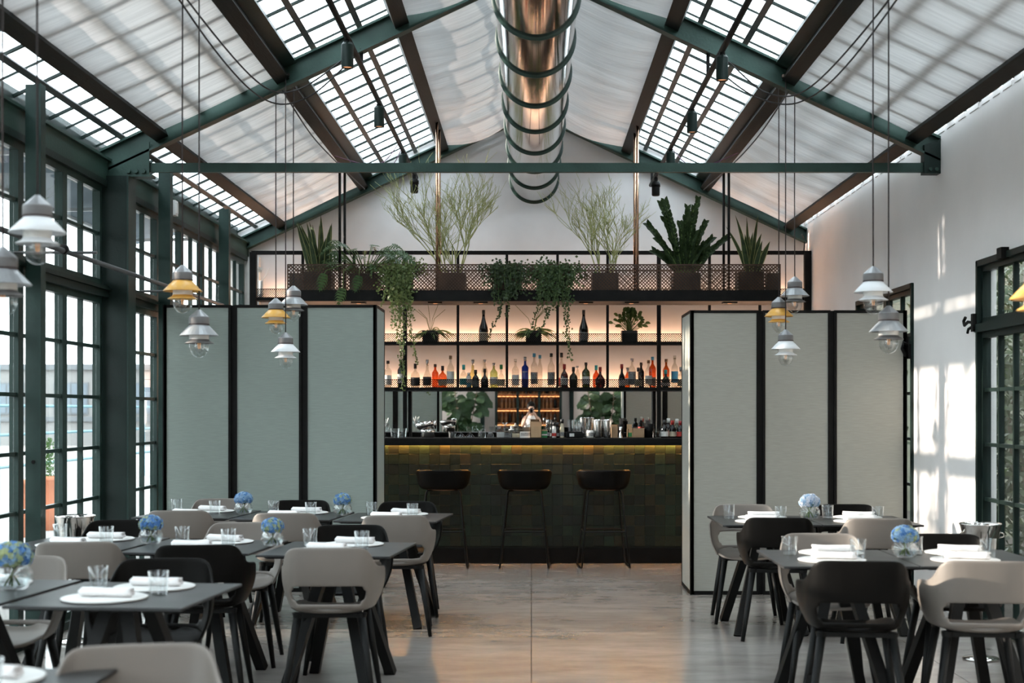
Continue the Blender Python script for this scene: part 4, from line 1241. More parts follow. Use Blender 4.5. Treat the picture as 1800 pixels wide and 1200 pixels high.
# ------------------------------------------------------------------ things on the bar top
CT = 1.192
def on_bar(px, y=13.72): return (PX(px, y), y, CT)
def tumbler_mesh(r, h, base=.012, wall=.0022, n=20):
    return MB().lathe([(r * .86, 0), (r, h), (r - wall, h), (r * .86 - wall, base)], n=n, cap1=True).mesh('tumbler_glass', 'clear_glass', True)
TM = tumbler_mesh(.042, .092)
def simple(name, label, cat, px, y, parts, group=None):
    o = tag(empty(name, on_bar(px, y)), label, cat, group)
    for nm, mb, mt, sm in parts: mb.build(nm, mt, o, smooth=sm)
    return o
for px, y, lb in ((694, 13.70, 'cut glass tumbler at the left end of the bar top'), (707, 13.74, 'cut glass tumbler left of the steel bowl on bar'),
                  (795, 13.66, 'clear tumbler right of the steel bowl on bar'), (847, 13.68, 'clear tumbler right of the two coupe glasses'), (1154, 13.66, 'clear tumbler right of black straw cup on bar')):
    h = .09 if px < 790 or px > 1100 else .065
    o = tag(empty('bar_tumbler', on_bar(px, y)), lb, 'glass', 'tumblers on the bar top')
    MB().lathe([(.034, 0), (.042, h), (.039, h), (.031, .012)], n=12, cap1=True).build('bowl', 'clear_glass', o, smooth=False)
    MB().lathe([(.030, .002), (.032, .011)], n=12).build('thick_base', 'clear_glass', o)
for px, lb in ((810, 'upturned coupe glass, left one on the bar top'), (826, 'upturned coupe glass, right one on the bar top')):
    o = tag(empty('coupe_glass', on_bar(px, 13.68)), lb, 'glass', 'coupe glasses on the bar top')
    MB().lathe([(.045, 0), (.044, .010), (.020, .036), (.005, .044), (.004, .066)], n=18, cap0=False).build('bowl', 'clear_glass', o, smooth=True)
    MB().lathe([(.004, .066), (.034, .070), (.034, .072)], n=18).build('foot', 'clear_glass', o, smooth=True)
fl_ = tag(empty('crystal_goblet', on_bar(676, 13.70)), 'crystal goblet with feathery white stirrers beside left screen', 'glass')
MB().lathe([(.03, 0), (.03, .004), (.006, .012), (.006, .05), (.04, .08), (.045, .14), (.042, .14), (.03, .085)], n=14).build('bowl', 'clear_glass', fl_, smooth=True)
m = MB(); r_ = random.Random(2)
for i in range(14):
    a = r_.uniform(0, 6.28); d = Vector((math.cos(a) * .05, math.sin(a) * .04, .14))
    m.tube([(0, 0, .08), Vector((0, 0, .08)) + d * r_.uniform(.5, .8)], .003, n=4)
m.build('stirrers', 'white_plastic', fl_)
sb = tag(empty('steel_bowl', on_bar(752, 13.74)), 'tilted hammered steel bowl on its stand on the bar', 'bowl')
MB().lathe([(.055, 0), (.07, .01), (.06, .05), (.075, .075), (.07, .076), (.05, .05)], n=18).build('stand', 'chrome', sb, smooth=True)
MB().lathe([(.05, 0), (.085, .03), (.095, .075), (.090, .075), (.078, .03), (.045, .008)], n=22).build('bowl', 'chrome', sb, smooth=True, loc=(-.015, 0, .078), rot=(0, R(-13), 0))
MB().lathe([(.024, 0), (.034, .08), (.031, .08), (.022, .006)], n=14).build('ice_cup', 'steel', sb, smooth=True, loc=(.055, .02, .085))
j = simple('glass_jar', 'low clear glass jar on the bar below middle bay', 'jar', 862, 13.66, [('body', MB().lathe([(.03, 0), (.034, .03), (.02, .042), (.018, .042)], n=14), 'clear_glass', True), ('lid', MB().lathe([(.02, .042), (.02, .048)], n=12), 'steel', True)])
for k, (px, w, h, lb) in enumerate(((880, .045, .085, 'clear acrylic caddy, left one on the bar'), (893, .04, .075, 'clear acrylic caddy, middle one on the bar'), (908, .05, .07, 'clear acrylic caddy, right one on the bar'))):
    m = MB(); t = .003
    m.box(-w, w, -.04, .04, 0, t); m.box(-w, w, -.04, -.04 + t, t, h); m.box(-w, w, .04 - t, .04, t, h); m.box(-w, -w + t, -.04, .04, t, h); m.box(w - t, w, -.04, .04, t, h)
    o = tag(empty('acrylic_caddy', on_bar(px, 13.72)), lb, 'caddy', 'acrylic caddies on the bar'); m.build('box', 'clear_glass', o)
    MB().box(-w + .008, w - .008, -.03, .03, .004, h * .6).build('contents', ['label_white', 'label_grey', 'label_cream'][k], o)
simple('knobbed_jar', 'small jar with white knob lid on the bar', 'jar', 899, 13.85, [('body', MB().lathe([(.03, 0), (.033, .06), (.026, .07)], n=14), 'clear_glass', True), ('lid', MB().lathe([(.028, .07), (.028, .078), (.008, .085), (.012, .10), (.006, .112)], n=12), 'white_plastic', True)])
simple('martini_glass', 'small stemmed glass standing behind the caddies on bar', 'glass', 876, 13.86, [('stem', MB().lathe([(.03, 0), (.03, .003), (.004, .01), (.004, .075)], n=14), 'clear_glass', True), ('bowl', MB().lathe([(.004, .075), (.036, .118), (.034, .118), (.002, .078)], n=14), 'clear_glass', True)])
cd = tag(empty('card_holder', on_bar(924, 13.66)), 'white printed card holder left of cardboard box on bar', 'card')
MB().box(-.055, .055, -.012, .012, 0, .06).build('card', 'paper_white', cd)
m = MB(); r_ = random.Random(9)
for row in range(2):
    x = -.045
    while x < .04:
        w = r_.uniform(.006, .014); m.box(x, x + w, -.0135, -.012, .040 - row * .016, .048 - row * .016); x += w + .004
m.build('print_lines', 'label_black', cd)
def flapbox(name, px, w, h, lb, mat='cardboard', y=13.66, lid=True):
    o = tag(empty(name, on_bar(px, y)), lb, 'box')
    m = MB(); t = .006
    m.box(-w, w, -.05, -.05 + t, 0, h); m.box(-w, w, .05 - t, .05, 0, h + (.045 if lid else 0)); m.box(-w, -w + t, -.05, .05, 0, h); m.box(w - t, w, -.05, .05, 0, h); m.box(-w, w, -.05, .05, 0, t)
    m.build('carton', mat, o); return o
flapbox('napkin_box', 942, .055, .11, 'tan cardboard napkin box standing open at bar centre')
b2 = flapbox('napkin_box', 1122, .060, .092, 'wide tan wooden napkin box right of the jigger on bar', 'oak_board', lid=False)
b3 = flapbox('napkin_box', 1107, .024, .085, 'narrow tan box with green napkins beside the wooden one', 'cardboard', 13.70)
MB().box(-.017, .017, -.056, -.050, .012, .05).build('green_napkins', 'label_green', b3)
simple('green_matchbox', 'small green and white packet right of cardboard box', 'box', 957, 13.70, [('packet', MB().box(-.028, .028, -.02, .02, 0, .065), 'label_green', False), ('band', MB().box(-.0285, .0285, -.0205, .0205, .022, .036), 'label_white', False), ('lid', MB().box(-.0285, .0285, -.0205, .0205, .065, .078), 'cardboard', False)])
for k, (px, h, gm, cp, dy, lb) in enumerate(((963, .17, 'bottle_clear', 'cap_silver', 0, 'slim clear bitters bottle with silver pourer, left of group'), (970, .155, 'bottle_black', 'cap_black', .06, 'slim black bitters bottle at the rear of group'),
        (974, .15, 'label_white', 'cap_black', -.03, 'white labelled bitters bottle in front of group on bar'), (980, .145, 'bottle_red', 'cap_black', .02, 'dark red bitters bottle in the group on bar'), (988, .18, 'label_cream', 'cap_black', 0, 'cream bitters bottle with tall black pourer, right of group'))):
    bottle(lb, px, h, .021, 'squat', gm, cp, ('label_red' if k == 2 else 'label_grey', .1, .3), y=13.70 + dy, z=CT, group='bitters bottles on the bar', name='bitters_bottle')
tb = tag(empty('bar_tray', on_bar(1010, 13.70)), 'black condiment tray with white sticker on the bar', 'tray')
me = bake(MB().box(-.085, .085, -.05, .05, 0, .05).mesh('tray', 'black_metal'), [m_bevel(.008)], 'tray'); mo('tray', me, tb)
MB().box(-.05, -.005, -.0515, -.05, .012, .042).build('sticker', 'label_white', tb)
MB().box(-.075, .075, -.045, .045, .05, .058).build('lid', 'black_metal', tb)
for px, y, lb in ((1051, 13.68, 'tall polished cocktail shaker tin, left of pair'), (1067, 13.68, 'tall polished cocktail shaker tin, right of pair')):
    o = tag(empty('shaker_tin', on_bar(px, y)), lb, 'cocktail shaker', 'shaker tins on the bar')
    MB().lathe([(.030, 0), (.034, .01), (.046, .165), (.043, .178), (.041, .178), (.029, .01)], n=24).build('cup', 'steel', o, smooth=True)
    MB().lathe([(.0465, .160), (.048, .163), (.0465, .167)], n=24, cap0=False, cap1=False).build('bead', 'steel', o, smooth=True)
for px, lb in ((1020, 'tall clear mixing glass behind the black tray'), (1034, 'tall clear mixing glass left of the shaker tins')):
    o = tag(empty('mixing_glass', on_bar(px, 13.84)), lb, 'glass', 'mixing glasses on the bar')
    MB().lathe([(.032, 0), (.036, .15), (.033, .15), (.029, .012)], n=16).build('bowl', 'clear_glass', o, smooth=True)
    MB().lathe([(.036, .148), (.0375, .152), (.034, .154)], n=16, cap0=False, cap1=False).build('rim', 'clear_glass', o, smooth=True)
simple('frosted_jar', 'frosted white jar left of the shaker tins', 'jar', 1037, 13.66, [('body', MB().lathe([(.03, 0), (.036, .01), (.036, .06), (.03, .072)], n=14), 'opal', True), ('label', MB().lathe([(.0365, .015), (.0365, .05)], n=14, cap0=False, cap1=False), 'label_grey', True)])
simple('carton', 'small brown carton right of the shaker tins', 'box', 1080, 13.78, [('body', MB().box(-.03, .03, -.03, .03, 0, .11), 'cardboard', False), ('flap', MB().box(-.03, .03, .024, .03, .11, .125), 'cardboard', False)])
def cup_of(px, y, h, w, lb, n, mat_, L_):
    o = tag(empty('straw_cup', on_bar(px, y)), lb, 'cup'); r_ = random.Random(px)
    MB().lathe([(w * .8, 0), (w, h), (w - .004, h), (w * .76, .01)], n=18).build('cup', 'black_metal', o, smooth=True)
    for i in range(n):
        a = r_.uniform(0, 6.28); q = r_.uniform(0, w * .6)
        MB().tube([(q * .5 * math.cos(a), q * .5 * math.sin(a), .02), (q * 1.5 * math.cos(a), q * 1.5 * math.sin(a), L_ * r_.uniform(.93, 1.05))], .003, n=5).build('straw', mat_, o)
cup_of(1092, 13.80, .13, .030, 'slim black cup of black straws behind the jigger', 12, 'cable_black', .185)
cup_of(1141, 13.70, .135, .050, 'wide black cup of straws left of sixth upright', 14, 'cable_black', .165)
simple('jigger', 'hourglass steel jigger on the bar', 'jigger', 1091, 13.64, [('cone', MB().lathe([(.024, 0), (.022, .003), (.006, .055), (.007, .06), (.020, .105), (.018, .105), (.004, .062)], n=16), 'steel', True), ('collar', MB().lathe([(.0085, .052), (.0085, .062)], n=14), 'steel', True)])
for k, (px, h, gm, lm, dy, lb) in enumerate(((1168, .17, 'bottle_black', 'label_white', -.05, 'black bottle with big white label at right end of bar'), (1182, .165, 'bottle_black', 'label_cream', 0, 'black bottle with round cream label at right end of bar'),
        (1175, .185, 'bottle_red', 'label_red', .12, 'dark red bottle at the rear right end of bar'), (1190, .18, 'bottle_olive', 'label_white', .10, 'olive bottle with white cap beside the right screen'), (1196, .16, 'bottle_black', 'label_red', -.02, 'black bottle with red label beside the right screen'))):
    bottle(lb, px, h, .036, 'squat', gm, ('cap_black', 'label_red', 'label_white', 'label_white', 'cap_red')[k], (lm, .08, .36), y=13.72 + dy, z=CT, group='bottles at the right end of the bar')

# ------------------------------------------------------------------ bar stools
def make_stool():
    o = empty('bar_stool')
    # padded shell that wraps from the back to low arms (front is +y, towards the bar)
    rows = []; n = 36
    for k in range(9):
        v = k / 8; row = []
        for i in range(n + 1):
            t = -1 + 2 * i / n; a = t * R(118)
            rx = .205 + .042 * v ** .6; ry = .19 + .035 * v
            x = rx * math.sin(a) * (1.0 + .10 * (1 - abs(math.sin(a)))); y = -ry * math.cos(a)
            top = .907 - .045 * max(0, abs(t) - .55) / .45
            z = .735 + (top - .735) * v
            if v < .25:
                q = 1 - (v / .25); x *= 1 - .14 * q * q; y *= 1 - .14 * q * q; z -= .012 * q
            row.append((x, y, z))
        rows.append(row)
    me_ = MB().grid(rows).mesh('stool_back', 'shell_black'); smooth_mesh(me_)
    me_ = bake(me_, [m_solid(.024, 0), m_sub(1)], 'stool_back'); mo('backrest', me_, o)
    st = MB().lathe([(.05, -.012), (.17, -.012), (.196, .0), (.202, .02), (.185, .045), (.08, .038)], n=28).build('seat', 'shell_black', o, smooth=True, loc=(0, 0, .735)); st.scale = (1, .95, 1)
    w_ = MB().lathe([(.06, -.03), (.150, -.022), (.165, -.012), (.06, -.011)], n=24).build('seat_underside', 'seat_wood', o, smooth=True, loc=(0, 0, .738)); 
    for s in (-1, 1):
        m_ = MB()
        m_.tube([(s * .10, -.10, .712), (s * .145, -.125, .712), (s * .157, -.132, .690), (s * .19, -.17, .34), (s * .222, -.205, .012), (s * .226, -.195, .008), (s * .232, .0, .008), (s * .232, .19, .008), (s * .226, .205, .02), (s * .19, .17, .34), (s * .157, .132, .69), (s * .145, .12, .712), (s * .10, .10, .712)], .0085, n=6)
        m_.build('sled_leg', 'leg_black', o, smooth=True)
    MB().tube([(-.19, -.17, .335), (.19, -.17, .335)], .0085, n=6).build('footrest', 'leg_black', o)
    MB().tube([(-.19, .17, .335), (.19, .17, .335)], .0085, n=6).build('footrest', 'leg_black', o)
    for s in (-1, 1): MB().tube([(s * .19, -.17, .335), (s * .19, .17, .335)], .007, n=6).build('stretcher', 'leg_black', o)
    return o
st0 = make_stool()
for i, (px, lb) in enumerate(((779, 'black bar stool nearest the left folding screen'), (922, 'black bar stool in the middle of the three'), (1061, 'black bar stool nearest the right folding screen'))):
    o = st0 if i == 0 else copy_tree(st0)
    o.location = (PX(px, 13.25), 13.27, 0); o.rotation_euler = (0, 0, (R(2), R(-1), R(3))[i])
    tag(o, lb, 'bar stool', 'bar stools in front of the counter')

# ------------------------------------------------------------------ folding screens
def screen(label, x0, x1, y0, y1, h, lin, side):
    o = tag(empty('folding_screen', (x0, y0, 0)), label, 'screen', 'linen screens beside the bar')
    w = x1 - x0; d = y1 - y0
    pw = (w - .02) / 3
    def frame(nm, bx):
        m_ = MB()
        for b in bx: m_.box(*b)
        return m_.build(nm, 'black_metal', o)
    for face, (ya, yb) in enumerate(((0, .03), (d - .03, d))):
        for k in range(3):
            xa = .01 + k * pw; xb = xa + pw - (.030 if k < 2 else 0)
            f = .020
            fr_ = frame('panel_frame', [(xa, xa + f, ya, yb, 0, h), (xb - f, xb, ya, yb, 0, h), (xa + f, xb - f, ya, yb, 0, .030), (xa + f, xb - f, ya, yb, h - .022, h)])
            yy = (ya + .006, yb - .006)
            MB().box(xa + f, xb - f, yy[0], yy[1], .030, h - .022).build('linen_panel', lin, fr_)
            if k < 2:
                MB().box(xb, xb + .030, ya + .012, yb - .006, 0, h - .004).build('hinge_strip', 'black_metal', o)
    for xx, sg in ((0, 1), (w - .03, -1)):
        fr_ = frame('side_frame', [(xx, xx + .03, 0, .02, 0, h), (xx, xx + .03, d - .02, d, 0, h), (xx, xx + .03, .02, d - .02, 0, .03), (xx, xx + .03, .02, d - .02, h - .022, h)])
        MB().box(xx + .004, xx + .026, .02, d - .02, .03, h - .022).build('linen_panel', lin, fr_)
    MB().box(.03, w - .03, .03, d - .03, h - .02, h - .006).build('top_board', 'black_metal', o)
    return o
screen('sage green linen folding screen left of the bar', -2.955, -1.238, 11.40, 12.02, 2.30, 'linen_sage', 1)
screen('stone coloured linen folding screen right of the bar', 1.252, 2.965, 11.22, 11.86, 2.244, 'linen_stone', -1)

# ------------------------------------------------------------------ ventilation duct
du = empty('ventilation_duct', (.03, 15.4, 3.964))
ring_y = [-.97 * k for k in range(0, 13)]
MB().lathe([(.255, 0), (.255, -11.8)], n=64, axis='y', cap0=False, cap1=False).build('pipe', 'duct_steel', du, smooth=True)
me_r = MB().lathe([(.250, -.012), (.272, -.012), (.275, 0), (.272, .012), (.250, .012)], n=48, axis='y', cap0=False, cap1=False).mesh('ring', 'duct_ring', True)
for y in ring_y: mo('ring', me_r, du, (0, y, 0))
MB().lathe([(.254, -.006), (.254, 0.004)], n=48, axis='y').build('end_cap', 'duct_ring', du)
for y in ring_y[::2]:
    for s in (-1, 1):
        MB().tube([(s * .25, y - .1, .06), (s * .25, y - .1, U(.28) + .1 - 3.964)], .004, n=5).build('hanger_wire', 'steel', du)
tag(du, 'long polished steel ventilation duct with green rings under ridge', 'duct')

# ------------------------------------------------------------------ track tubes with spotlights
def spot(track, x, y, z, lb, wallwash=False):
    o = tag(empty('spotlight', (x, y, z)), lb, 'spotlight', 'spotlights on the roof tracks')
    if not wallwash:
        MB().box(-.018, .018, -.03, .03, -.03, .0).build('adapter', 'black_metal', o)
        MB().lathe([(.0, -.005), (.030, -.012), (.042, -.03), (.042, -.185), (.036, -.185), (.034, -.17)], n=24).build('housing', 'green_iron_dark', o)
        MB().lathe([(.0335, -.176), (.0335, -.172)], n=18).build('lens', 'spot_glow', o)
    else:
        MB().box(-.018, .018, -.03, .03, -.05, .0).build('adapter', 'black_metal', o)
        MB().lathe([(.035, -.03), (.042, -.02), (.042, .10), (.036, .12)], n=18, c=(0, 0, -.16)).build('housing', 'black_metal', o, smooth=True)
        MB().lathe([(.048, -.02), (.048, .02)], n=18, c=(0, .0, -.075)).build('swivel', 'black_metal', o, smooth=True)
for s, X, Zt, pxs in ((-1, -1.25, 3.985, (610, 666, 708, 728)), (1, 1.30, 3.905, (1270, 1217, 1179, 1153))):
    side_ = 'left' if s < 0 else 'right'
    tr = tag(empty('light_track', (X, 0, Zt)), 'black tube light track under the %s roof glazing' % side_, 'light track', 'light tracks')
    MB().tube([(0, 4.5, 0), (0, YB - .12, 0)], .021, n=10).build('tube', 'black_metal', tr, smooth=True)
    for y in (5.3, YT, YB - .25): MB().box(-.012, .012, y - .012, y + .012, 0, U(X) - Zt + .03).build('bracket', 'black_metal', tr)
    names = ['nearest', 'second', 'third', 'farthest']
    for k, px in enumerate(pxs):
        y = X * 2500 / (px - 934) + .02
        spot(tr, X, min(y, 15.2), Zt - .02, '%s dark spotlight on the %s roof track' % (names[k], side_), k == 3)

# ------------------------------------------------------------------ loose cables
def cable(lb, pts, r, mat_, grp='loose cables along the roof'):
    P = [Vector(p) for p in pts]; out = []
    for i in range(len(P) - 1):
        a = P[max(i - 1, 0)]; b = P[i]; c = P[i + 1]; d = P[min(i + 2, len(P) - 1)]
        for k in range(10):
            t = k / 10
            out.append(.5 * ((2 * b) + (c - a) * t + (2 * a - 5 * b + 4 * c - d) * t * t + (3 * b - a - 3 * c + d) * t ** 3))
    out.append(P[-1])
    o = MB().tube(out, r, n=5).build('cable', mat_, None, smooth=True)
    return tag(o, lb, 'cable', grp)
def sl(x, y, dz=0): return (x, y, U(x) - .015 + dz)
cable('black cable sagging from left wide purlin to roof truss', [sl(-1.90, 6.2, .06), sl(-1.93, 8.2, .0), sl(-1.9, 10.0, -.02), sl(-1.7, 10.35, -.07), sl(-1.35, 10.2, -.05), (-1.25, 9.9, 3.99)], .006, 'cable_black')
cable('black cable looping lower from left wide purlin to track', [sl(-1.90, 6.0, .05), sl(-1.96, 8.8, -.05), sl(-1.9, 10.25, -.08), sl(-1.62, 10.38, -.15), (-1.25, 10.1, 3.97)], .006, 'cable_black')
cable('black cable running along far part of left purlin', [sl(-1.80, 10.3, -.04), sl(-1.80, 11.6, -.10), sl(-1.80, 13.2, -.06), sl(-1.78, 15.2, .0)], .006, 'cable_black')
cable('thin purple cable swagged from left purlin to the track', [sl(-1.80, 13.0, -.03), (-1.55, 13.2, 3.74), (-1.38, 13.3, 3.78), (-1.25, 13.4, 3.97)], .004, 'cable_purple')
cable('second thin purple cable swagged below the left track', [sl(-1.80, 13.2, -.05), (-1.6, 13.4, 3.70), (-1.36, 13.5, 3.74), (-1.25, 13.7, 3.97)], .004, 'cable_purple')
cable('black cable sagging from right wide purlin to roof truss', [sl(1.97, 6.2, .06), sl(2.0, 8.4, .0), sl(1.95, 10.1, -.03), sl(1.7, 10.3, -.12), sl(1.42, 10.2, -.06), (1.30, 9.9, 3.91)], .006, 'cable_black')
cable('black cable looping lower from right wide purlin to track', [sl(1.97, 6.0, .05), sl(2.02, 8.9, -.06), sl(1.95, 10.3, -.07), sl(1.64, 10.36, -.17), (1.30, 10.1, 3.89)], .006, 'cable_black')
cable('black cable running along far part of right purlin', [sl(1.86, 10.3, -.04), sl(1.86, 11.6, -.10), sl(1.86, 13.2, -.07), sl(1.84, 15.2, .0)], .006, 'cable_black')
cable('thin purple cable swagged from right purlin to the track', [sl(1.86, 12.8, -.03), (1.62, 13.0, 3.70), (1.44, 13.1, 3.72), (1.30, 13.2, 3.89)], .004, 'cable_purple')
cable('short black cable looping down the right end of gable', [(2.93, YB - .2, 3.36), (3.0 - .03, YB - .12, 3.30), (2.97, YB - .1, 3.20), (2.95, YB - .06, 3.165)], .007, 'cable_black')

# ------------------------------------------------------------------ pendant lamps
def lamp_parts():
    P = {}
    P['cap'] = MB().lathe([(.010, 0), (.014, -.004), (.0545, -.040), (.0545, -.043)], n=16, cap1=False).mesh('lamp_cap', 'lamp_grey')
    P['band'] = MB().lathe([(.0545, -.043), (.0555, -.046), (.0555, -.078), (.0545, -.081)], n=28, cap0=False).mesh('lamp_band', 'lamp_band', True)
    P['seal'] = MB().lathe([(.056, -.079), (.057, -.082), (.056, -.085)], n=28, cap0=False, cap1=False).mesh('lamp_seal', 'rubber_seal', True)
    for c, mt in (('white', 'lamp_shade_white'), ('grey', 'lamp_shade_grey'), ('yellow', 'lamp_shade_yellow')):
        P['up_' + c] = MB().lathe([(.052, -.085), (.057, -.092), (.074, -.108), (.107, -.143), (.106, -.145), (.072, -.113), (.054, -.097), (.050, -.09)], n=28, cap0=False, cap1=False).mesh('upper_shade_' + c, mt, c != 'grey')
        P['lo_' + c] = MB().lathe([(.053, -.164), (.058, -.172), (.0815, -.186), (.081, -.188), (.056, -.177), (.050, -.168)], n=28, cap0=False, cap1=False).mesh('lower_shade_' + c, 'lamp_band' if c == 'grey' else mt, True)
    P['diffuser'] = MB().lathe([(.0525, -.098), (.0535, -.13), (.0535, -.168)], n=28, cap0=False, cap1=False).mesh('lamp_diffuser', 'opal', True)
    pr = [(.0515, -.175), (.0525, -.200)]
    for k in range(1, 9):
        a = k / 8 * PI / 2; pr.append((max(.001, .0525 * math.cos(a)), -.205 - .062 * math.sin(a)))
    P['globe'] = MB().lathe(pr, n=28, cap0=False).mesh('lamp_globe', 'bulb_glass', True)
    P['bulb'] = MB().lathe([(.012, -.15), (.013, -.175), (.022, -.20), (.024, -.215), (.016, -.236), (.001, -.243)], n=16).mesh('lamp_bulb', 'bulb_glass', True)
    P['filament'] = MB().tube([(-.006, 0, -.185), (-.004, 0, -.215), (.004, 0, -.215), (.006, 0, -.185)], .0012, n=4).mesh('lamp_filament', 'filament')
    return P
LP_ = lamp_parts()
def pendant(col, px, ytop, d, lb):
    x = PX(px, d); z = PZ(ytop, d)
    o = tag(empty('pendant_lamp', (x, d, z)), lb, 'pendant lamp', 'tiered pendant lamps')
    for nm, k in (('cap', 'cap'), ('band', 'band'), ('seal', 'seal'), ('upper_shade', 'up_' + col), ('diffuser', 'diffuser'), ('lower_shade', 'lo_' + col), ('globe', 'globe'), ('bulb', 'bulb')):
        p_ = mo(nm, LP_[k], o)
        if nm == 'bulb': mo('filament', LP_['filament'], p_)
    zt = U(x) + .09 - z
    MB().tube([(0, 0, -.004), (rnd.uniform(-.002, .002), 0, zt * .4), (0, 0, zt)], .0042, n=6).build('cord', 'cord', o, smooth=True)
    MB().lathe([(.03, zt - .02), (.03, zt)], n=14).build('ceiling_rose', 'black_metal', o)
for a in (('yellow', 485, 524, 10.5, 'small yellow pendant lamp above left screen, far cluster'), ('grey', 516, 502, 10.62, 'small grey pendant lamp above left screen, far cluster'), ('white', 502, 584, 10.4, 'small white pendant lamp in front of left screen, far cluster'),
          ('grey', 1397, 486, 10.5, 'small grey pendant lamp above right screen, far cluster'), ('yellow', 1369, 522, 10.6, 'small yellow pendant lamp above right screen, far cluster'), ('white', 1381, 579, 10.4, 'small white pendant lamp in front of right screen, far cluster'),
          ('yellow', 321, 466, 7.87, 'large yellow pendant lamp in front of left windows'), ('grey', 350, 544, 7.87, 'large grey pendant lamp lowest in front of left screen'),
          ('white', 1535, 468, 7.87, 'large white pendant lamp in front of right wall'), ('grey', 1562, 537, 7.87, 'large grey pendant lamp in front of right screen edge'),
          ('white', 66, 343, 5.45, 'blurred white pendant lamp nearest the camera at left'), ('grey', 5, 434, 5.45, 'blurred grey pendant lamp cut by the left photo edge'), ('yellow', 1826, 459, 5.45, 'blurred yellow pendant lamp cut by the right photo edge')):
    pendant(*a)
# ------------------------------------------------------------------ chairs
def lerp_tab(tab, t):
    for i in range(len(tab) - 1):
        a, b = tab[i], tab[i + 1]
        if t <= b[0] + 1e-9:
            f = (t - a[0]) / (b[0] - a[0]); f2 = f
            return Vector([a[k] + (b[k] - a[k]) * f2 for k in (1, 2, 3)])
    return Vector(tab[-1][1:])
TOP = [(0, 0, -.285, .787), (.2, .09, -.283, .787), (.34, .152, -.273, .786), (.42, .180, -.259, .780), (.48, .198, -.241, .766), (.54, .209, -.218, .742), (.60, .217, -.188, .712), (.66, .226, -.150, .690), (.72, .236, -.105, .679), (.80, .246, -.05, .674), (.88, .252, .01, .670), (.95, .254, .06, .660), (1.0, .252, .09, .638)]
BOT_ = [(0, 0, -.215, .478), (.2, .08, -.213, .478), (.34, .130, -.203, .477), (.42, .152, -.190, .476), (.48, .167, -.174, .475), (.54, .178, -.155, .474), (.60, .187, -.13, .472), (.66, .193, -.10, .470), (.72, .197, -.065, .468), (.80, .200, -.02, .465), (.88, .202, .035, .463), (.95, .203, .09, .462), (1.0, .202, .125, .462)]
def chair_meshes(mat_):
    ts = sorted(set([round(t, 3) for t in [0, .1, .2, .28, .34, .38, .42, .48, .54, .60, .66, .72, .80, .88, .95, 1.0]]))
    us = [-t for t in reversed(ts[1:])] + ts
    vs_ = [0, .035, .075, .15, .24, .32, .375, .41, .50, .62, .74, .86, .95, 1.0]
    bm_v = []; faces = []
    for v in vs_:
        for u in us:
            a = lerp_tab(BOT_, abs(u)); b = lerp_tab(TOP, abs(u))
            vz_ = v
            p = a.lerp(b, vz_)
            # belly: lower part swings out before it rises
            bulge = .016 * math.sin(PI * v)
            if abs(u) < .02: n_ = Vector((0, -1, 0))
            else:
                n_ = Vector((p.x * (1 if u > 0 else 1), min(0, p.y), 0)).normalized()
            p = p + n_ * bulge
            if u < 0: p.x = -p.x
            bm_v.append(p)
    nu = len(us)
    for i in range(len(vs_) - 1):
        for j in range(nu - 1):
            um = max(abs(us[j]), abs(us[j + 1])); vm = (vs_[i] + vs_[i + 1]) / 2
            if .075 < vm < .375 and um <= .42 + 1e-6: continue
            if (.15 < vm < .32) and um <= .48 + 1e-6: continue
            faces.append((i * nu + j, (i + 1) * nu + j, (i + 1) * nu + j + 1, i * nu + j + 1))
    m_ = MB().add(bm_v, faces); me_ = m_.mesh('chair_back', mat_, True)
    # push the front edges of the arms into a round nose
    back = bake(me_, [m_solid(.013, 0), m_sub(1)], 'chair_back_' + mat_); smooth_mesh(back)
    rows = []; ny = 14; nx = 12
    for i in range(ny + 1):
        y = -.213 + (.235 + .213) * i / ny; row = []
        if y < .10:
            # half width follows the foot of the back
            w = .202
            for k in range(len(BOT_) - 1):
                if BOT_[k][2] <= y <= BOT_[k + 1][2]:
                    f = (y - BOT_[k][2]) / (BOT_[k + 1][2] - BOT_[k][2]); w = BOT_[k][1] + (BOT_[k + 1][1] - BOT_[k][1]) * f
            w = max(w, .08)
        else:
            f = (y - .10) / .135; w = .202 * math.sqrt(max(.0, 1 - .30 * f ** 3))
        for j in range(nx + 1):
            s = -1 + 2 * j / nx
            e = abs(s) ** 3; fr = max(0, (y - .12) / .115)
            z = .452 + .020 * e - .012 * fr * fr + .016 * max(0, (-.12 - y) / .09) ** 2
            row.append((w * s, y, z))
        rows.append(row)
    me_ = MB().grid(rows).mesh('chair_seat', mat_, True)
    seat = bake(me_, [m_solid(.016, 0), m_sub(1)], 'chair_seat_' + mat_); smooth_mesh(seat)
    return back, seat
LEGM = {}
for sx in (-1, 1):
    for sy in (-1, 1):
        LEGM[(sx, sy)] = MB().tube([(sx * .155, sy * .150, .452), (sx * .20, sy * .20 - .005, .15), (sx * .222, sy * .222 - .008, 0)], .0205, n=12, radii=[.021, .0165, .0125]).mesh('chair_leg', 'leg_black', True)
_m = MB()
_m.bar((-.165, -.155, .440), (.165, -.155, .440), .03, .022); _m.bar((-.165, .155, .440), (.165, .155, .440), .03, .022); _m.bar((0, -.15, .438), (0, .15, .438), .05, .02)
for s in (-1, 1): _m.lathe([(.026, .428), (.030, .452)], n=12, c=(s * .155, -.15, 0)); _m.lathe([(.026, .428), (.030, .452)], n=12, c=(s * .155, .15, 0))
FRM = _m.mesh('chair_frame', 'leg_black')
CH = {'greige': chair_meshes('shell_greige'), 'black': chair_meshes('shell_black')}
def make_chair(col):
    o = empty('dining_chair')
    mo('backrest', CH[col][0], o); mo('seat', CH[col][1], o)
    for k in LEGM: mo('leg', LEGM[k], o)
    mo('seat_frame', FRM, o)
    return o
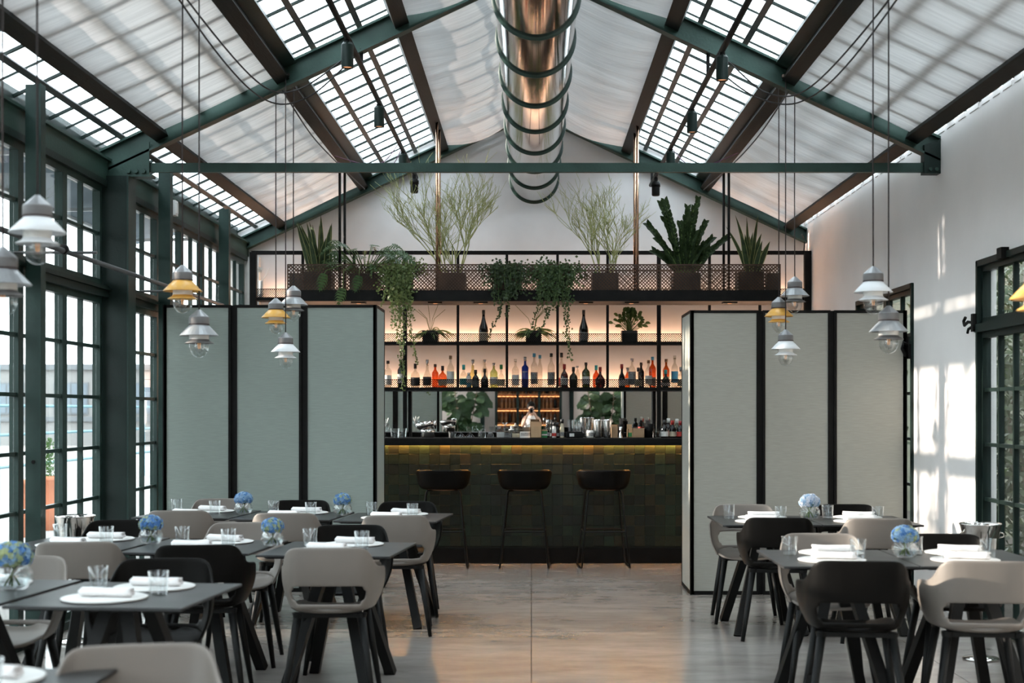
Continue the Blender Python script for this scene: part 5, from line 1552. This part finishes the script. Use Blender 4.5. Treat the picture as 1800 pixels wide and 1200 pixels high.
protos = {}
def chair(col, x, yback, facing, label, dr=0.0, group='moulded armchairs around the tables'):
    """yback: where the back of the chair stands; facing +1 looks towards the bar, -1 towards the camera"""
    if col not in protos:
        o = protos[col] = make_chair(col)
    else:
        o = copy_tree(protos[col])
    y = yback + .28 if facing > 0 else yback - .28
    o.location = (x, y, 0); o.rotation_euler = (0, 0, (0 if facing > 0 else PI) + R(dr))
    return tag(o, label, 'chair', group)
CHAIRS = [
 ('greige', -2.376, 9.50, 1, 'greige armchair, near side of back left row, by the windows', 3), ('greige', -1.624, 9.27, 1, 'greige armchair, near side of back left row, middle', 3), ('greige', -.887, 9.07, 1, 'greige armchair, near side of back left row, aisle end', 4),
 ('greige', -2.33, 10.80, -1, 'greige armchair, far side of back left row, by the windows', 3), ('black', -1.70, 10.60, -1, 'black armchair, far side of back left row, middle', 2), ('black', -.895, 10.46, -1, 'black armchair, far side of back left row, aisle end', 3),
 ('greige', -2.34, 7.22, 1, 'greige armchair, near side of middle left row, by the windows', 5), ('black', -1.69, 7.06, 1, 'black armchair, near side of middle left row, middle', 6), ('greige', -1.003, 6.91, 1, 'greige armchair, near side of middle left row, aisle end', 2),
 ('black', -2.47, 8.68, -1, 'black armchair, far side of middle left row, by the windows', 4), ('greige', -1.69, 8.50, -1, 'greige armchair, far side of middle left row, middle', 4), ('black', -1.037, 8.31, -1, 'black armchair, far side of middle left row, aisle end', 4),
 ('greige', -2.32, 6.53, -1, 'greige armchair, far side of front left row, by the windows', 2), ('black', -1.63, 6.42, -1, 'black armchair, far side of front left row, aisle end', 4),
 ('greige', -1.06, 4.06, -1, 'blurred pale armchair at the bottom left of the photo', 12),
 ('black', 1.58, 8.86, 1, 'black armchair, near side of back right row, aisle end', -8), ('greige', 2.17, 8.80, 1, 'greige armchair, near side of back right row, by the wall', -3),
 ('greige', 1.49, 10.14, -1, 'greige armchair, far side of back right row, aisle end', -4), ('black', 2.22, 10.14, -1, 'black armchair, far side of back right row, by the wall', -2),
 ('black', 1.49, 6.30, 1, 'black armchair, near side of front right row, aisle end', -7), ('greige', 2.06, 6.30, 1, 'greige armchair, near side of front right row, by the wall', -7),
 ('greige', 1.55, 7.73, -1, 'greige armchair, far side of front right row, aisle end', -3), ('black', 2.21, 7.70, -1, 'black armchair, far side of front right row, by the wall', -2)]
for c_ in CHAIRS: chair(*c_)

# ------------------------------------------------------------------ tables with their settings
TH = .72
TCACHE = {}
def table(cx, cy, w, d, rz, label):
    o = tag(empty('dining_table', (cx, cy, 0), R(rz)), label, 'table', 'dark square dining tables')
    key = (w, d)
    if key not in TCACHE:
        top = bake(MB().box(-w / 2 + .002, w / 2 - .002, -d / 2, d / 2, TH - .012, TH).mesh('top', 'table_top'), [m_bevel(.002, 1)], 'table_top_mesh')
        under = MB().prism([(-w / 2 + .05, TH - .022), (w / 2 - .05, TH - .022), (w / 2 - .015, TH - .012), (-w / 2 + .015, TH - .012)], -d / 2 + .04, d / 2 - .04).mesh('underboard', 'leg_black')
        plate = MB().box(-.10, .10, -.16, .16, TH - .040, TH - .022).mesh('bracket', 'leg_black')
        legs = []
        for sx in (-1, 1):
            for sy in (-1, 1):
                legs.append(MB().bar((sx * .035, sy * .10, TH - .03), (sx * .215, sy * (d / 2 - .06), 0.0), .052, .062, up=(0, sy, .3)).mesh('table_leg', 'leg_black'))
        TCACHE[key] = (top, under, plate, legs)
    top, under, plate, legs = TCACHE[key]
    mo('table_top', top, o); mo('underboard', under, o); mo('bracket', plate, o)
    for l_ in legs: mo('leg', l_, o)
    return o
GLASSM = tumbler_mesh(.041, .094, base=.016)
GBASE = MB().lathe([(.033, .002), (.0345, .014)], n=20).mesh('glass_base', 'clear_glass', True)
PLM = MB().lathe([(.150, 0), (.163, .003), (.165, .008), (.160, .010), (.02, .0085)], n=40).mesh('plate_mesh', 'stoneware', True)
def napkin_mesh(seed):
    r_ = random.Random(seed); rows = []; n = 40; turns = 2.2
    for k in range(9):
        v = k / 8; x = -.105 + .21 * v; row = []
        sq = 1 - .10 * math.sin(PI * v) + r_.uniform(-.03, .03)
        for i in range(n + 1):
            a = i / n * turns * 2 * PI; rr_ = (.007 + .0165 * (i / n)) * sq
            row.append((x + .004 * math.sin(3 * a + k), rr_ * 1.2 * math.cos(a - turns * 2 * PI - 1.4), rr_ * .80 * math.sin(a - turns * 2 * PI - 1.4) + .0192))
        rows.append(row)
    me_ = MB().grid(rows).mesh('napkin', 'white_linen', True)
    return bake(me_, [m_solid(.003, 0)], 'napkin_mesh%d' % seed)
NAPS = [napkin_mesh(s) for s in (1, 2, 3)]
cnt = [0]
def place(name, me_, loc, rz, label, cat, group, sub=None, subname=None):
    o = mo(name, me_, None, loc, (0, 0, rz)); tag(o, label, cat, group)
    if sub: mo(subname, sub, o)
    return o
def setting(T, w, seat, desc, gl, pl, nr):
    """gl, pl: local positions on the table"""
    M = Matrix.Translation(T.location) @ Euler(T.rotation_euler).to_matrix().to_4x4()
    rz = T.rotation_euler.z; k = cnt[0]; cnt[0] += 1
    p = M @ Vector((pl[0], pl[1], TH)); place('plate', PLM, p, rz, 'round white plate, %s seat, %s' % (seat, desc), 'plate', 'white plates on the tables')
    p2 = M @ Vector((pl[0] + .01, pl[1], TH + .0095)); place('rolled_napkin', NAPS[k % 3], p2, rz + R(nr), 'rolled white napkin, %s seat, %s' % (seat, desc), 'napkin', 'rolled napkins on the plates')
    g_ = M @ Vector((gl[0], gl[1], TH)); place('tumbler', GLASSM, g_, rz, 'clear water tumbler, %s seat, %s' % (seat, desc), 'glass', 'water tumblers on the tables', GBASE, 'thick_base')
# hydrangea in a round glass vase
VASE = MB().lathe([(.028, 0), (.048, .008), (.065, .037), (.064, .058), (.050, .080), (.041, .092), (.043, .098), (.040, .098), (.038, .091), (.045, .078), (.060, .056), (.060, .037), (.042, .012)], n=26).mesh('vase_bowl', 'clear_glass', True)
WATER = MB().lathe([(.040, .012), (.055, .036), (.055, .052)], n=24).mesh('vase_water', 'water', True)
def bloom_mesh(seed, mats):
    r_ = random.Random(seed); m_ = MB(); N_ = 200
    for i in range(N_):
        ph = math.acos(1 - 1.55 * (i + .5) / N_); th = i * 2.39996
        d = Vector((math.sin(ph) * math.cos(th), math.sin(ph) * math.sin(th), math.cos(ph)))
        c = Vector((d.x * .060, d.y * .057, d.z * .043 + .110)) * 1.0 + d * r_.uniform(-.006, .006)
        t1 = d.orthogonal().normalized(); t2 = d.cross(t1); a0 = r_.uniform(0, 1.6)
        m_.mi = r_.choice([0, 0, 0, 1, 1, 2]) if d.x > -.2 else r_.choice([0, 1, 1, 2, 2])
        for q in range(4):
            a = a0 + q * PI / 2; e1 = t1 * math.cos(a) + t2 * math.sin(a); e2 = d.cross(e1); sz = r_.uniform(.010, .0135)
            m_.add([c, c + e1 * sz * .6 + e2 * sz * .5 + d * .004, c + e1 * sz + d * .001, c + e1 * sz * .6 - e2 * sz * .5 + d * .004], [(0, 1, 2, 3)])
    return m_.mesh('hydrangea%d' % seed, mats)
BL = [bloom_mesh(1, ['petal_blue', 'petal_pale', 'petal_green']), bloom_mesh(2, ['petal_pale', 'petal_blue', 'petal_green']), bloom_mesh(3, ['petal_blue', 'petal_pale', 'petal_pale']), bloom_mesh(4, ['petal_white', 'petal_pale', 'petal_white'])]
STEMS = MB()
for a in (0, 1.3, 2.6, 4.0, 5.2): STEMS.tube([(.025 * math.cos(a), .025 * math.sin(a), .015), (-.012 * math.cos(a), -.012 * math.sin(a), .08), (.012 * math.cos(a), .01 * math.sin(a), .125)], .003, n=5)
for a in (.5, 2.2, 4.4):
    c_ = Vector((.03 * math.cos(a), .03 * math.sin(a), .085)); blade(STEMS, [c_, c_ + Vector((.02 * math.cos(a), .02 * math.sin(a), .012)), c_ + Vector((.045 * math.cos(a), .045 * math.sin(a), .006))], [.004, .014, .001], Vector((0, 0, 1)))
STEMS = STEMS.mesh('stems', 'stem_green')
def vase(x, y, b, label, rz=0, sc=1.0):
    o = tag(empty('hydrangea_vase', (x, y, TH), rz), label, 'flower vase', 'hydrangea vases on the tables'); o.scale = (sc,) * 3
    mo('vase', VASE, o); mo('water', WATER, o); mo('stems', STEMS, o); mo('flower_head', BL[b], o)

def row(tables, desc, names, w, d, rz, near=True, far=True):
    out = []
    for (cx, cy), nm in zip(tables, names):
        T = table(cx, cy, w, d, rz, 'dark square table, %s, %s' % (nm, desc)); out.append(T)
        ds = '%s table, %s' % (nm, desc)
        k = cnt[0]
        setting(T, w, 'far', ds, (-.205 + .01 * (k % 3), .14), (.03, .20), -16 + 6 * (k % 4))
        setting(T, w, 'near', ds, (.12, .0), (-.04, -.15), -18 + 7 * (k % 3))
    return out
LW, LD, LR = .695, .76, -5.5
NM3 = ['window end', 'middle', 'aisle end']
row([(-2.365, 10.10), (-1.660, 9.945), (-.938, 9.80)], 'back left row', NM3, LW, LD, LR)
row([(-2.465, 7.86), (-1.755, 7.69), (-1.018, 7.55)], 'middle left row', NM3, LW, LD, LR)
row([(-2.325, 5.80), (-1.603, 5.67)], 'front left row', ['window end', 'aisle end'], LW, LD, LR)
row([(-1.52, 3.66)], 'bottom left of photo', ['nearest blurred'], LW, LD, 0)
RW, RD = .645, .80
row([(1.545, 9.50), (2.193, 9.50)], 'back right row', ['aisle end', 'wall end'], RW, RD, 0)
row([(1.505, 7.08), (2.153, 7.08)], 'front right row', ['aisle end', 'wall end'], RW, RD, 0)
vase(PX(265, 7.80), 7.80, 1, 'glass vase of pale blue hydrangea, window side of middle left row')
vase(PX(479, 7.68), 7.68, 1, 'glass vase of pale blue hydrangea, aisle side of middle left row', 2.0, .96)
vase(PX(428, 10.06), 10.06, 2, 'glass vase of bright blue hydrangea, window side of back left row', .7)
vase(PX(602, 9.92), 9.92, 0, 'glass vase of bright blue hydrangea, aisle side of back left row', 4.0)
vase(PX(22, 5.80), 5.80, 0, 'blurred glass vase of blue and green hydrangea at left edge', 1.0, 1.25)
vase(PX(1423, 9.55), 9.55, 3, 'glass vase of whitish hydrangea on back right row', .4, 1.1)
vase(PX(1591, 7.06), 7.06, 1, 'glass vase of pale blue hydrangea on front right row', 3.0, 1.02)

# ------------------------------------------------------------------ champagne buckets on stands
def bucket(x, y, label):
    o = tag(empty('champagne_bucket', (x, y, 0)), label, 'ice bucket', 'champagne buckets on stands')
    MB().lathe([(.10, 0), (.105, .006), (.10, .014), (.03, .022), (.012, .035)], n=28).build('base', 'chrome', o, smooth=True)
    MB().lathe([(.012, .03), (.012, .53), (.02, .545)], n=14).build('pole', 'chrome', o, smooth=True)
    MB().lathe([(.075, .545), (.085, .55), (.090, .60), (.098, .70), (.118, .785), (.124, .79), (.122, .795), (.113, .785), (.092, .70), (.083, .60), (.07, .56)], n=36).build('pail', 'chrome', o, smooth=True)
    for s in (-1, 1): MB().tube([(s * .108, 0, .74), (s * .135, 0, .735), (s * .135, 0, .715), (s * .105, 0, .71)], .005, n=6).build('handle', 'chrome', o, smooth=True)
bucket(-2.86, 8.92, 'polished steel champagne bucket on stand by the left windows')
bucket(PX(1724, 8.3), 8.3, 'polished steel champagne bucket on stand by the right wall')

# ------------------------------------------------------------------ what the bar mirror shows: wine cabinet, fig trees, photographer
wc = tag(empty('wine_cabinet', (-.07, YF + .02, 0)), 'dark wine cabinet with glowing shelves reflected in the bar mirror', 'cabinet')
MB().box(-.78, .78, 0, .03, 0, 2.5).build('back_panel', 'wine_wood', wc)
for x in (-.78, -.26, .26, .78): MB().box(x - .03, x + .03, .0, .36, 0, 2.5).build('upright', 'green_iron_dark', wc)
MB().box(-.81, .81, 0, .36, 2.46, 2.52).build('top', 'green_iron_dark', wc); MB().box(-.81, .81, 0, .36, 0, .10).build('plinth', 'green_iron_dark', wc)
zs_ = [.45, .80, 1.15, 1.50, 1.85, 2.2]
for z in zs_:
    s_ = MB().box(-.77, .77, .03, .33, z, z + .018).build('shelf', 'wine_wood', wc)
    MB().box(-.75, .75, .032, .042, z + .30, z + .306).build('led_strip', 'cellar_led', s_)
BWM = MB().lathe([(.034, 0), (.036, .005), (.036, .17), (.03, .2), (.013, .225), (.013, .285)], n=10).mesh('wine_bottle_mesh', 'wine_glow', True)
BWM2 = MB().lathe([(.034, 0), (.036, .005), (.036, .17), (.03, .2), (.013, .225), (.013, .285)], n=10).mesh('wine_bottle_mesh2', 'bottle_red', True)
r_ = random.Random(17)
for z in zs_[1:5]:
    for k in range(14):
        if abs((k + .5) / 14 * 1.5 - .75 + .0) % .52 > .50: continue
        x = -.07 - .70 + 1.4 * (k + .5) / 14
        if min(abs(x + .07 - q) for q in (-.26, .26)) < .07: continue
        o = mo('wine_bottle', r_.choice([BWM, BWM2, BWM]), None, (x, YF + .02 + .18, z + .018)); tag(o, 'wine bottle standing in the cabinet reflected in the mirror', 'bottle', 'wine bottles in the reflected cabinet')
def fig(x, y, label, seed):
    r_ = random.Random(seed); o = tag(empty('fiddle_fig', (x, y, 0)), label, 'plant', 'potted fig trees reflected in the mirror')
    MB().lathe([(.15, 0), (.21, .38), (.20, .40), (.19, .37)], n=20).build('pot', 'terracotta', o, smooth=True)
    MB().lathe([(.185, .34), (.185, .36)], n=18).build('soil', 'soil', o)
    for k in range(3):
        a = k * 2.1 + .4; pts = tube_curve((.05 * math.cos(a), .05 * math.sin(a), .34), (math.cos(a) * .22, math.sin(a) * .2, 1), 1.75, 10, Vector((0, 0, .2)), r_)
        s_ = MB().tube(pts, .016, n=6, r1=.008).build('trunk', 'bark', o, smooth=True)
        for i in range(34):
            t = r_.uniform(3, 10); p = pts[int(t) - 1].lerp(pts[min(10, int(t))], t - int(t))
            b = r_.uniform(0, 6.28); d = Vector((math.cos(b), math.sin(b), r_.uniform(-.1, .5))).normalized(); L_ = r_.uniform(.28, .42)
            q = [p + d * L_ * u - Vector((0, 0, L_ * .6 * u * u)) for u in (0, .12, .35, .6, .85, 1)]
            m_ = MB(); blade(m_, q, [.004, .03, .085, .115, .085, .004], Vector((r_.uniform(-.5, .5), r_.uniform(.6, 1.2), r_.uniform(.1, .8))), .12); m_.build('leaf', 'leaf_fig', s_)
fig(-1.62, -2.4, 'fig tree left of wine cabinet in the mirror', 1)
fig(1.62, -2.4, 'fig tree right of wine cabinet in the mirror', 2)

# photographer standing behind the camera, camera lifted to the face
def skin_body(name, verts, edges, radii, mat_, parent, lev=2, root=0):
    me_ = bpy.data.meshes.new(name); me_.from_pydata(verts, edges, []); me_.materials.append(MATS[mat_])
    o = bpy.data.objects.new('tmp', me_); COL.objects.link(o)
    o.modifiers.new('skin', 'SKIN')
    sv = me_.skin_vertices[0].data if me_.skin_vertices else None
    if sv is None:
        bm_ = bmesh.new(); bm_.from_mesh(me_); bm_.verts.layers.skin.verify(); bm_.to_mesh(me_); bm_.free(); sv = me_.skin_vertices[0].data
    for i, r1 in enumerate(radii):
        sv[i].radius = r1 if isinstance(r1, tuple) else (r1, r1)
        sv[i].use_root = (i == root)
    sm = o.modifiers.new('sub', 'SUBSURF'); sm.levels = lev; sm.render_levels = lev
    dg = bpy.context.evaluated_depsgraph_get()
    out = bpy.data.meshes.new_from_object(o.evaluated_get(dg), depsgraph=dg)
    bpy.data.objects.remove(o, do_unlink=True)
    out.name = name; smooth_mesh(out)
    return mo(name, out, parent)
pe = tag(empty('person', (0, -.30, 0)), 'person in white sleeveless dress photographing with raised camera, in mirror', 'person')
V = [(0, 0, .86), (0, .0, 1.0), (0, -.01, 1.16), (0, -.01, 1.29), (0, 0, 1.36), (0, .02, 1.42), (0, .035, 1.50), (0, .03, 1.56),
     (-.15, -.01, 1.29), (-.20, .10, 1.10), (-.10, .22, 1.33), (-.055, .24, 1.42),
     (.15, -.01, 1.29), (.21, .10, 1.10), (.10, .22, 1.33), (.055, .24, 1.42),
     (-.09, 0, .78), (-.095, .01, .45), (-.10, -.01, .08), (-.10, .10, .03),
     (.09, 0, .78), (.095, .01, .45), (.10, -.01, .08), (.10, .10, .03)]
E = [(0, 1), (1, 2), (2, 3), (3, 4), (4, 5), (5, 6), (6, 7), (3, 8), (8, 9), (9, 10), (10, 11), (3, 12), (12, 13), (13, 14), (14, 15), (0, 16), (16, 17), (17, 18), (18, 19), (0, 20), (20, 21), (21, 22), (22, 23)]
RD_ = [(.14, .10), (.115, .085), (.125, .09), (.11, .08), .045, .055, (.075, .085), (.07, .08), .05, .038, .026, .03, .05, .038, .026, .03, .08, .055, .036, .03, .08, .055, .036, .03]
skin_body('body', V, E, RD_, 'skin', pe)
m_ = MB(); rows = []
for z, rx, ry in ((.52, .27, .22), (.70, .22, .19), (.88, .175, .14), (1.0, .145, .115), (1.14, .155, .12), (1.25, .15, .115), (1.31, .11, .09), (1.34, .08, .07)):
    rows.append([(rx * math.cos(a) * (1 + .04 * math.sin(9 * a)), ry * math.sin(a), z) for a in [2 * PI * i / 28 for i in range(29)]])
m_.grid(rows); m_.build('dress', 'dress_white', pe, smooth=True)
m_ = MB(); rows = []
for k in range(9):
    ph = -.35 + (PI / 2 + .35) * k / 8
    rows.append([(.104 * math.cos(ph) * math.cos(a), -.012 + .105 * math.cos(ph) * math.sin(a) * (1.05 if math.sin(a) < 0 else .92), 1.535 + .125 * math.sin(ph) + .03 * max(0, math.sin(a)) * math.cos(ph)) for a in [2 * PI * i / 24 for i in range(25)]])
m_.grid(rows); m_.build('hair', 'hair_dark', pe, smooth=True)
for s in (-1, 1):
    m_ = MB()
    for q in range(4): m_.tube([(s * (.05 + .0), .235, 1.40 + .018 * q), (s * .062, .262, 1.405 + .018 * q), (s * .03, .272, 1.41 + .018 * q)], .008, n=6, r1=.006)
    m_.tube([(s * .05, .22, 1.40), (s * .035, .20, 1.385), (s * .01, .205, 1.39)], .009, n=6)
    m_.build('fingers', 'skin', pe, smooth=True)
for s in (-1, 1):
    MB().lathe([(.0, -.012), (.010, -.004), (.011, .006), (0, .014)], n=8, c=(s * .030, .108, 1.515)).build('eye', 'hair_dark', pe, smooth=True)
MB().tube([(0, .112, 1.52), (0, .128, 1.48), (0, .112, 1.472)], .009, n=6).build('nose', 'skin', pe, smooth=True)
MB().bar((-.022, .108, 1.445), (.022, .108, 1.445), .012, .008).build('mouth', 'label_red', pe)
pc = tag(empty('photo_camera', (0, -.10, 1.45)), 'black camera held to the face of the reflected person', 'camera')
me_ = bake(MB().box(-.065, .065, -.06, -.005, -.045, .045).mesh('camera_body', 'cap_black'), [m_bevel(.010)], 'camera_body_mesh'); mo('camera_body', me_, pc)
MB().box(-.025, .025, -.06, -.01, .045, .068).build('viewfinder', 'cap_black', pc)
MB().lathe([(.035, -.005), (.036, .05), (.033, .06), (.028, .055)], n=20, axis='y', cap1=False).build('lens_barrel', 'cap_black', pc, smooth=True)
